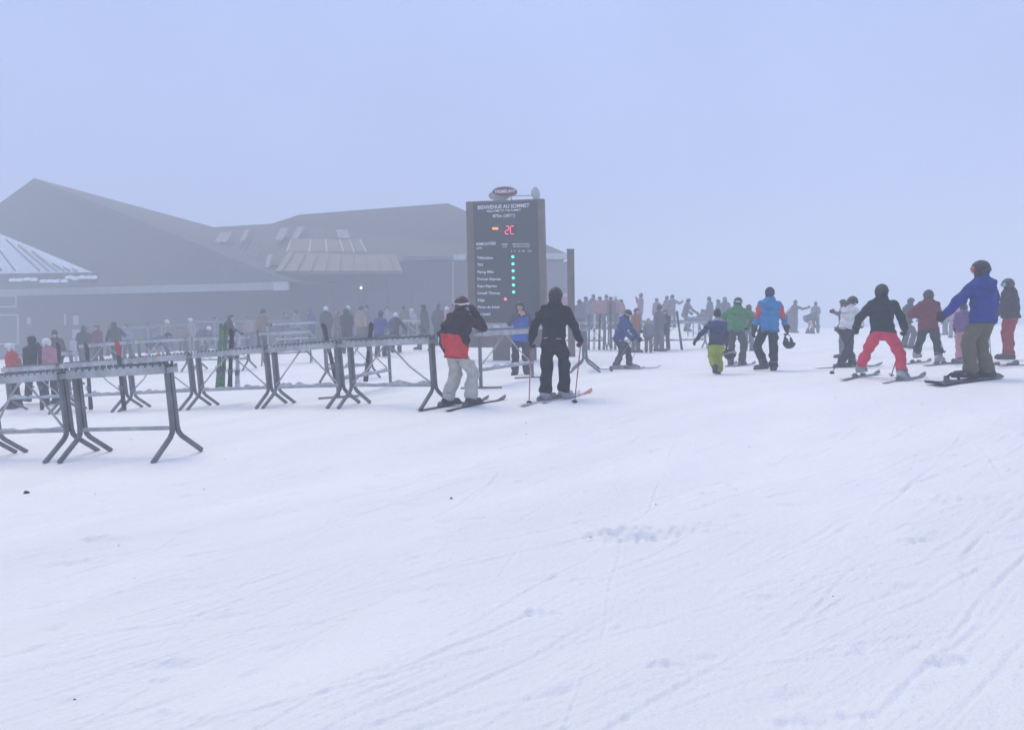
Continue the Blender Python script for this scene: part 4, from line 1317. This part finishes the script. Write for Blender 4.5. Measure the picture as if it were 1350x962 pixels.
LP = dict(fL=(-.12,.05,.04), fR=(.13,0,.04), lean=(3,0), head=(8,-8), hL=(-.16,.46,1.18), pL=(-.7,-.2,-.6), hR=(.3,.2,1.0), curlL=80)
l_ = figure('man in charcoal jacket and red trousers wearing pale goggles, one arm out', 1331, 16.4, 78, 1.75, LP,
       W(jacket=CHAR, trousers=cloth((.30,.035,.045)), helmet=mat('helmet_olive',(.06,.065,.055),.45,.1), lens=LENS_B, strap=HELM_D, balaclava=CHAR, hem=.05, fat=.03))
make_pole('ski pole planted before the man in charcoal and red', hand_world(l_, LP, 'L')+Vector((0,0,.05)), ground(1308,493), STEEL_D, 'ski poles in hand')
for i,(a,b,w_) in enumerate((((1296,484),(1342,482),'left'),((1312,485),(1362,483),'right'))):
    make_ski('%s ski worn by the man in charcoal and red' % w_, ground(*b)+Vector((0,0,.025)), ground(*a)+Vector((0,0,.025)), SKI_BLK, 'skis on the feet of skiers')
figure('child in purple jacket and pale pink trousers behind the cobalt-clad man', 1269, 17.2, -15, 1.30, dict(lean=(6,2), fL=(-.12,-.05,.03), fR=(.1,.1,.03), hL=(-.2,.2,1.0), hR=(.25,.2,1.0)),
       W(jacket=PURPLE, trousers=PINK, helmet=HELM_D, hem=.08, fat=.02, legfat=.015))
for i,(a,b,w_) in enumerate((((1248,480),(1290,477),'left'),((1256,482),(1300,479),'right'))):
    make_ski('%s ski worn by the child in purple and pink' % w_, ground(*a)+Vector((0,0,.025)), ground(*b)+Vector((0,0,.025)), SKI_GRY, 'skis on the feet of skiers')

# ------------------------------------------------------------------ the fogged crowd
POSES = {
 'stand': (dict(fL=(-.12,.02,0), fR=(.12,-.03,0), lean=(4,1), head=(8,-4)), {}),
 'fold': (dict(fL=(-.14,0,0), fR=(.13,.04,0), lean=(3,-1), head=(-10,0), hL=(.02,.27,1.16), hR=(-.02,.25,1.10), pL=(-1,-.2,-.4), pR=(1,-.2,-.4)), dict(fat=.02)),
 'ski': (dict(fL=(-.16,.03,.02), fR=(.15,-.02,.02), hip=(0,-.1,-.1), lean=(18,0), head=(0,-4), hL=(-.34,.38,.95), hR=(.34,.36,.96)), {}),
 'walk': (dict(fL=(-.1,.22,.02), fR=(.1,-.24,.05), fRpitch=-25, lean=(6,0), hL=(-.28,-.08,.9), hR=(.28,.26,.98)), {}),
 'bend': (dict(fL=(-.15,.0,0), fR=(.15,.05,0), hip=(0,-.16,-.12), lean=(72,0), head=(0,-20), hL=(-.2,.45,.42), hR=(.2,.48,.40)), dict(fat=.05)),
 'point': (dict(fL=(-.12,.02,0), fR=(.12,-.03,0), lean=(3,1), head=(-30,0), hL=(-.26,.12,.95), hR=(.58,.34,1.38), pR=(.2,-.4,-1)), {}),
}
POSES['turn'] = (dict(fL=(-.13,.05,0), fR=(.1,-.05,0), lean=(2,-4), twist=35, head=(30,-12), hL=(-.16,.34,1.12), hR=(.30,.02,.92)), dict(fat=.012))
POSES['lookup'] = (dict(fL=(-.1,.0,0), fR=(.16,.02,0), lean=(-2,4), head=(-20,14), hR=(.14,.24,1.52), pR=(.8,.1,-.8), hL=(-.3,.02,.9)), dict(hem=.18))
POSES['carry'] = (dict(fL=(-.1,-.16,.03), fR=(.1,.2,.0), lean=(8,-3), head=(6,-6), hR=(.20,.30,1.36), pR=(.7,-.2,-.8), hL=(-.32,.16,.96)), dict(fat=.025, hem=.14))
def crowd(label, px, d, heading, H, pose, jacket, trousers=None, helmet=None, head='helmet', group='people standing about in the fog'):
    ps, ex = POSES[pose]
    w = W(jacket=jacket, trousers=trousers or CHAR, helmet=helmet or HELM_D, head=head, **ex)
    return person(label, gp(px, d), heading, H, ps, w, group, h=.024, cache=(pose, head), detail=False)
GREYP = cloth((.17,.15,.165)); ROSE = cloth((.30,.17,.185)); SLATE_HAZE = cloth((.13,.14,.17)); RED_HAZE = cloth((.34,.15,.16)); CHAR_HAZE = cloth((.10,.105,.12)); KHAKI = cloth((.14,.12,.08))  # far clothing lightened and greyed, the fog's fade put into its colours
C = [
 # by the lodge
 ('person in coral red jacket and white helmet behind the foremost racks',20,18.9,95,1.64,'stand',ORANGE,CHAR,HELM_W,'helmet'),
 ('person in white and pink top and pale helmet between dark skis',67,19.0,60,1.68,'stand',cloth((.45,.20,.24)),CHAR,HELM_W,'helmet'),
 ('person in black walking past the racks toward the lodge door',48,19.6,60,1.75,'walk',CHAR,CHAR,None,'helmet'),
 ('person in brown jacket near the lodge door railing',76,25,-160,1.72,'stand',BROWNC,CHAR,None,'hat'),
 ('person in charcoal beside the pale poster boards',112,29,20,1.72,'stand',CHAR,SLATE,None,'hat'),
 ('person in dull red jacket beyond the red ski',131,31,170,1.70,'fold',MAROON,CHAR,None,'helmet'),
 ('person in dark plum jacket on skis behind the green skis',302,27.5,-80,1.74,'ski',PLUM,CHAR,HELM_B,'helmet'),
 ('person in grey bent over by the patio railing',268,36,-120,1.72,'bend',SLATE,CHAR,HELM_W,'helmet'),
 ('person in pale jacket behind the patio railing',305,40,160,1.74,'stand',cloth((.4,.4,.4)),CHAR,HELM_W,'helmet'),
 ('person in slate jacket leaving the lodge porch',352,42,150,1.75,'walk',SLATE,CHAR,None,'helmet'),
 ('person in dark grey with pale hat under the canopy',431,34,20,1.74,'stand',CHAR,CHAR,HELM_W,'helmet'),
 ('person in black jacket and round hood before the canopy',458,28.5,10,1.70,'fold',CHAR,CHAR,HELM_D,'helmet'),
 ('person with white helmet behind the black-hooded one',461,36,180,1.78,'stand',SLATE,CHAR,HELM_W,'helmet'),
 ('person in sand coloured jacket under the canopy',476,32,-30,1.72,'stand',SAND,KHAKI,None,'hat'),
 ('person in grey hat beside the sand coloured jacket',486,35,150,1.75,'stand',GREYP,CHAR,None,'hat'),
 ('skier in violet blue jacket behind the flat-footed rack',502,26.8,-12,1.72,'ski',cloth((.06,.06,.20)),SLATE,None,'hat'),
 ('skier in dark jacket and white helmet beside the violet blue one',522,28.5,-8,1.62,'ski',CHAR,SLATE,HELM_W,'helmet'),
 ('person in brown jacket and grey trousers striding past the hall',561,29.3,70,1.80,'walk',BROWNC,cloth((.10,.10,.11)),None,'helmet'),
 ('person in dark slate jacket behind the striding one',578,32,-20,1.76,'stand',SLATE,CHAR,None,'hat'),
 ('person in pink with white helmet beside the red-hemmed skier',589,33.5,-30,1.62,'stand',PINK,GREYP,HELM_W,'helmet'),
 ('person in pale grey far off under the hall eaves',544,43,170,1.75,'stand',cloth((.3,.3,.3)),CHAR,HELM_W,'helmet'),
 ('person in dusty teal jacket at the near end of the lodge facade',118,38,40,1.74,'turn',cloth((.08,.13,.15)),CHAR,None,'helmet'),
 ('person in brick brown coat walking along the lodge facade',148,40,75,1.70,'walk',cloth((.17,.09,.07)),CHAR,HELM_B,'hat'),
 ('person in pale blue jacket beside the railing start',170,36,150,1.68,'carry',cloth((.18,.22,.30)),SLATE,None,'helmet'),
 ('person in dull violet jacket behind the railing',196,41,-30,1.75,'lookup',cloth((.13,.10,.17)),CHAR,None,'helmet'),
 ('person in grey green jacket behind the railing',224,42,60,1.78,'turn',cloth((.10,.13,.11)),SLATE,HELM_W,'helmet'),
 ('child in rust jacket behind the railing',240,40,-150,1.30,'stand',cloth((.22,.10,.06)),CHAR,None,'hat'),
 ('person in cream jacket at the railing corner',256,39,110,1.72,'carry',cloth((.36,.34,.30)),CHAR,HELM_W,'helmet'),
 ('person in smoky blue jacket right of the railing corner',285,41,-60,1.76,'lookup',cloth((.11,.13,.20)),CHAR,None,'hat'),
 ('person in faded pink jacket under the wing eaves',330,41,20,1.66,'turn',cloth((.30,.19,.21)),SLATE,None,'helmet'),
 ('person in dark olive jacket where wing meets hall',374,40,-100,1.77,'carry',cloth((.09,.09,.06)),CHAR,None,'helmet'),
 ('person in ash grey jacket beside the dark olive one',392,38,150,1.72,'fold',cloth((.20,.20,.21)),CHAR,None,'hat'),
 ('person in deep blue jacket left of the canopy crowd',412,37,30,1.75,'turn',cloth((.05,.07,.15)),SLATE,HELM_D,'helmet'),
 ('person in wine jacket in the canopy crowd',446,39,-150,1.73,'lookup',cloth((.14,.05,.07)),CHAR,None,'helmet'),
 ('person in silver jacket in the canopy crowd',512,38,170,1.74,'carry',cloth((.30,.31,.33)),CHAR,HELM_B,'helmet'),
 ('person in moss jacket right of the canopy crowd',534,37,-40,1.70,'turn',cloth((.11,.13,.08)),SLATE,None,'hat'),
 ('person in dark wine coat near the downspout',600,39,60,1.78,'fold',cloth((.10,.05,.06)),CHAR,None,'helmet'),
 ('person in steel blue jacket bending at the hazy rack',205,27,-70,1.72,'bend',cloth((.10,.12,.17)),CHAR,None,'helmet'),
 ('person in charcoal carrying gear past the hazy racks',155,29,40,1.74,'carry',CHAR,CHAR,None,'helmet'),
 ('person in tan jacket among the hazy racks',345,30,-140,1.70,'turn',cloth((.22,.17,.12)),CHAR,None,'hat'),
 # beyond the far racks
 ('person in dark blue grey next to the timber post',764,36,-10,1.74,'stand',SLATE_HAZE,CHAR_HAZE,None,'helmet'),
 ('person in grey with skis beside the timber post',773,39,20,1.80,'stand',GREYP,CHAR_HAZE,None,'helmet'),
 ('tall person in grey rose jacket in the far crowd',784,41,160,1.86,'lookup',ROSE,SLATE_HAZE,None,'hat'),
 ('person in fog-paled red jacket among the far group',793,40,-20,1.76,'turn',RED_HAZE,CHAR_HAZE,None,'helmet'),
 ('person in dull red coat turned to the far group',800,42,150,1.84,'carry',ROSE,CHAR_HAZE,None,'hat'),
 ('person in maroon jacket among the far group',806,40.5,30,1.72,'stand',MAROON,CHAR_HAZE,None,'helmet'),
 ('person in rose jacket and pale helmet in the far group',813,42,-40,1.80,'turn',ROSE,SLATE_HAZE,HELM_W,'helmet'),
 ('person in brick red jacket at the end of the far group',822,40,60,1.58,'carry',RED_HAZE,CHAR_HAZE,None,'helmet'),
 ('person in tall rose hood standing alone in the fog',844,41,60,1.86,'lookup',ROSE,CHAR_HAZE,HELM_B,'hat'),
 ('person in grey helmet and orange jacket behind the stooping boy',838,27.6,-140,1.62,'stand',cloth((.30,.10,.06)),CHAR_HAZE,HELM_D,'helmet'),
 ('child with mustard yellow hat behind the far rack',855,27.5,170,1.24,'stand',SLATE_HAZE,CHAR_HAZE,mat('hat_mustard',(.30,.28,.06),.8),'hat'),
 ('person in dark jacket leaning on the far rack',868,28.0,-60,1.72,'fold',CHAR_HAZE,SLATE_HAZE,None,'hat'),
 ('person in plum jacket close behind the leaning one',877,28.6,150,1.55,'fold',PLUM,cloth((.09,.05,.06)),HELM_B,'helmet'),
 ('person in misty grey beside the pointing one',877,43,-70,1.78,'carry',GREYP,SLATE_HAZE,None,'hat'),
 ('person pointing to the right with a raised arm',886,42,-5,1.82,'point',GREYP,SLATE_HAZE,None,'helmet'),
 ('person in pale rose jacket far behind the leaning ski',866,44,10,1.72,'stand',ROSE,CHAR_HAZE,None,'helmet'),
 ('skier alone in dark grey reaching forward beyond the far rack',905,38,-75,1.76,'ski',CHAR_HAZE,SLATE_HAZE,None,'helmet'),
 ('person in mid grey standing by the pale net fence',936,36.5,60,1.78,'turn',SLATE_HAZE,CHAR_HAZE,None,'hat'),
 ('short person in grey crouched by the pale net fence',925,39,-40,1.50,'bend',GREYP,SLATE_HAZE,None,'helmet'),
 ('person in grey jacket facing left behind the child in lime trousers',948,38,80,1.62,'fold',SLATE_HAZE,CHAR_HAZE,None,'helmet'),
 ('person with pale goggles behind the child in lime trousers',957,38.5,170,1.74,'lookup',SLATE_HAZE,CHAR_HAZE,HELM_B,'helmet'),
 ('person in dark grey between the green and the blue jackets',987,27,0,1.66,'stand',CHAR_HAZE,SLATE_HAZE,None,'helmet'),
 # right side
 ('person in grey brown jacket holding up a rose glove',1047,42,-60,1.80,'point',BROWNC,CHAR_HAZE,None,'hat'),
 ('small person in pale grey beside the grey brown jacket',1040,42.4,20,1.40,'stand',cloth((.2,.18,.19)),GREYP,HELM_W,'helmet'),
 ('person in dark green grey bent double over skis',1066,41,-85,1.72,'bend',cloth((.035,.05,.05)),SLATE_HAZE,None,'helmet'),
 ('person standing upright behind the one bent double',1075,43,-20,1.78,'fold',SLATE_HAZE,CHAR_HAZE,None,'hat'),
 ('person in grey with arm stretched out behind the white jacket',1112,21,60,1.62,'point',cloth((.10,.09,.11)),SLATE_HAZE,None,'helmet'),
 ('person in brown grey jacket stooping behind the coral red trousers',1196,24,-70,1.72,'ski',cloth((.05,.046,.042)),CHAR_HAZE,HELM_B,'helmet'),
 ('person in pale pink jacket far behind the maroon jacket',1214,38,30,1.60,'stand',PINK,GREYP,HELM_W,'helmet'),
 ('person in pale pink hat far behind the cobalt-clad man',1257,35,-10,1.74,'stand',cloth((.36,.20,.24)),cloth((.2,.2,.2)),HELM_W,'hat'),
 ('child in grey far behind the purple jacket',1246,38,20,1.25,'stand',GREYP,SLATE_HAZE,None,'helmet'),
]
for c_ in C:
    crowd(*c_)

# ------------------------------------------------------------------ skis standing in the racks
def standing(label, top, bot, d, m, tipm=None, lean=-.12):
    b = P(*bot, d); b.z = max(b.z, terr(b.x,b.y)+.005)
    t = P(*top, d+lean)
    X = (t-b).normalized()
    return make_ski(label, b, t, m, 'skis standing in the racks', fixed=Vector((0,-1,.12)), tipm=tipm)
standing('red and black ski standing alone in the middle row rack',(154.5,446),(164,541),15.6,SKI_BLK,SKI_RED)
standing('black ski beside the red one in the middle row rack',(114,451),(120,540),16.6,SKI_BLK)
standing('left green ski of the pair standing in the rack',(293,425),(287,512),14.9,SKI_GRN)
standing('right green ski of the pair standing in the rack',(299,424),(293,513),14.95,SKI_GRN)
standing('dark ski standing just right of the green pair',(306,432),(303,512),15.0,SKI_BLK)
standing('pale ski standing right of the green pair',(314,436),(313,510),15.1,SKI_WHT)
standing('black ski leaning left in the flat-footed rack',(426,425),(444,505),15.4,SKI_BLK)
standing('dark ski with orange tail in the flat-footed rack',(490,424),(482,503),15.6,SKI_BLK)
standing('left black ski flanking the white and pink person',(52,450),(56,545),17.9,SKI_BLK)
standing('right black ski flanking the white and pink person',(77,450),(82,545),17.9,SKI_BLK)
standing('black ski leaning against the far rack, binding showing',(892,409),(899,462),28.6,SKI_BLK)
standing('brown ski rising tall from the full far rack',(804,400),(806,460),28.7,mat('ski_brown_top',(.10,.06,.05),.4,.2,9,0))
for i,(px,m) in enumerate(((776,SKI_GRY),(783,SKI_WHT),(790,SKI_BLK),(811,SKI_GRY),(817,SKI_WHT),(796,SKI_GRY))):
    standing('%s ski, number %d along the crowded far rack' % ('grey pale black grey pale slate'.split()[i], i+1) if False else
             ['grey ski leaning by the timber post','pale ski between grey and black in the far rack','black ski in the far rack left of the brown one','grey ski just right of the tall brown ski','pale ski near the stooping boy\'s shoulder','slate ski touching the tall brown ski\'s left'][i],
             (px+1,413),(px,461),28.7,m)
wb = snowboard('white snowboard with black letters standing in the far rack', P(832.5,455,28.6), P(828,418,28.4), .24, mat('board_white',(.7,.7,.72),.4,.05,4,0), False, (0,-1,.1))
cu = bpy.data.curves.new('lettering','FONT'); cu.body='DS'; cu.size=.42; cu.extrude=.003
o = bpy.data.objects.new('tmp',cu); COL.objects.link(o); dg = bpy.context.evaluated_depsgraph_get(); dg.update()
me = bpy.data.meshes.new_from_object(o.evaluated_get(dg)); bpy.data.objects.remove(o)
for v in me.vertices:
    v.co = Vector(((v.co.x-.28)*1.1, -(v.co.y-.14)*.5*-1, .018+v.co.z))
put('lettering', me, RUBBER, wb)
# pale net fence beyond the far racks
nf = thing('net_fence','pale sagging net fence with thin stakes beyond the far racks','fence',tuple(gp(925,35)))
q = Vector(nf.location)
for px in (907,914,921,928,934):
    p_ = P(px,417,35)-q
    MB().tube([p_, Vector((p_.x,p_.y,-.15))],.025).put('stake', PALE, nf)
MB().prism([P(905,418,35.05)-q,P(935,417,35.05)-q,P(935,424,35.05)-q,P(905,425,35.05)-q],(0,.02,0)).put('net', PALE, nf)

# ------------------------------------------------------------------ bits on the snow
rd = random.Random(11)
mb = MB()
for k in range(90):
    x = rd.uniform(-5.5,7); y = rd.uniform(2.3,14); s_ = rd.uniform(.002,.0045)*(1+y*.05)
    if abs(x) > y*.75: continue
    z = terr(x,y)+.004
    mb.tube([(x-s_,y,z-s_*.3),(x,y+rd.uniform(-1,1)*s_,z+s_*.5),(x+s_*rd.uniform(.5,2),y+rd.uniform(-1,1)*s_,z)],[s_*.4,s_*.7,s_*.3],n=5)
tag(mb.put('grit', mat('dark_grit',(.05,.045,.04),.9)),'scattered dark specks of grit and bark on the snow','grit',kind='stuff')
for lab,px,py,sz in (('dark crumpled litter lying on snow before the foremost rack',35,652,.035),('small dark pebble on the snow left of the lump',595,657,.011)):
    g = ground(px,py); m_ = MB(); r_ = random.Random(px)
    m_.tube([(g.x-sz,g.y,g.z-.005),(g.x-sz*.3,g.y+.01,g.z+sz*.6),(g.x+sz*.4,g.y,g.z+sz*.5),(g.x+sz,g.y,g.z)],[sz*.3,sz*.6,sz*.5,sz*.2],n=7)
    tag(m_.put('litter', RUBBER),lab,'litter',kind='thing')
# ------------------------------------------------------------------ the fog itself
hz = MB().box((-275,-275,-48),(275,275,14.5)).put('haze', None)
hm = bpy.data.materials.new('fog'); hm.use_nodes = True
for n_ in list(hm.node_tree.nodes):
    if n_.type != 'OUTPUT_MATERIAL': hm.node_tree.nodes.remove(n_)
pv = hm.node_tree.nodes.new('ShaderNodeVolumePrincipled')
pv.inputs['Color'].default_value = (*FOG_COL,1)
pv.inputs['Density'].default_value = FOG_DENSITY
pv.inputs['Anisotropy'].default_value = 0.0
outn = [n_ for n_ in hm.node_tree.nodes if n_.type == 'OUTPUT_MATERIAL'][0]
hm.node_tree.links.new(pv.outputs[0], outn.inputs['Volume'])
hz.data.materials.append(hm)
tag(hz, 'pale blue fog filling the air over the summit', 'fog', kind='stuff')
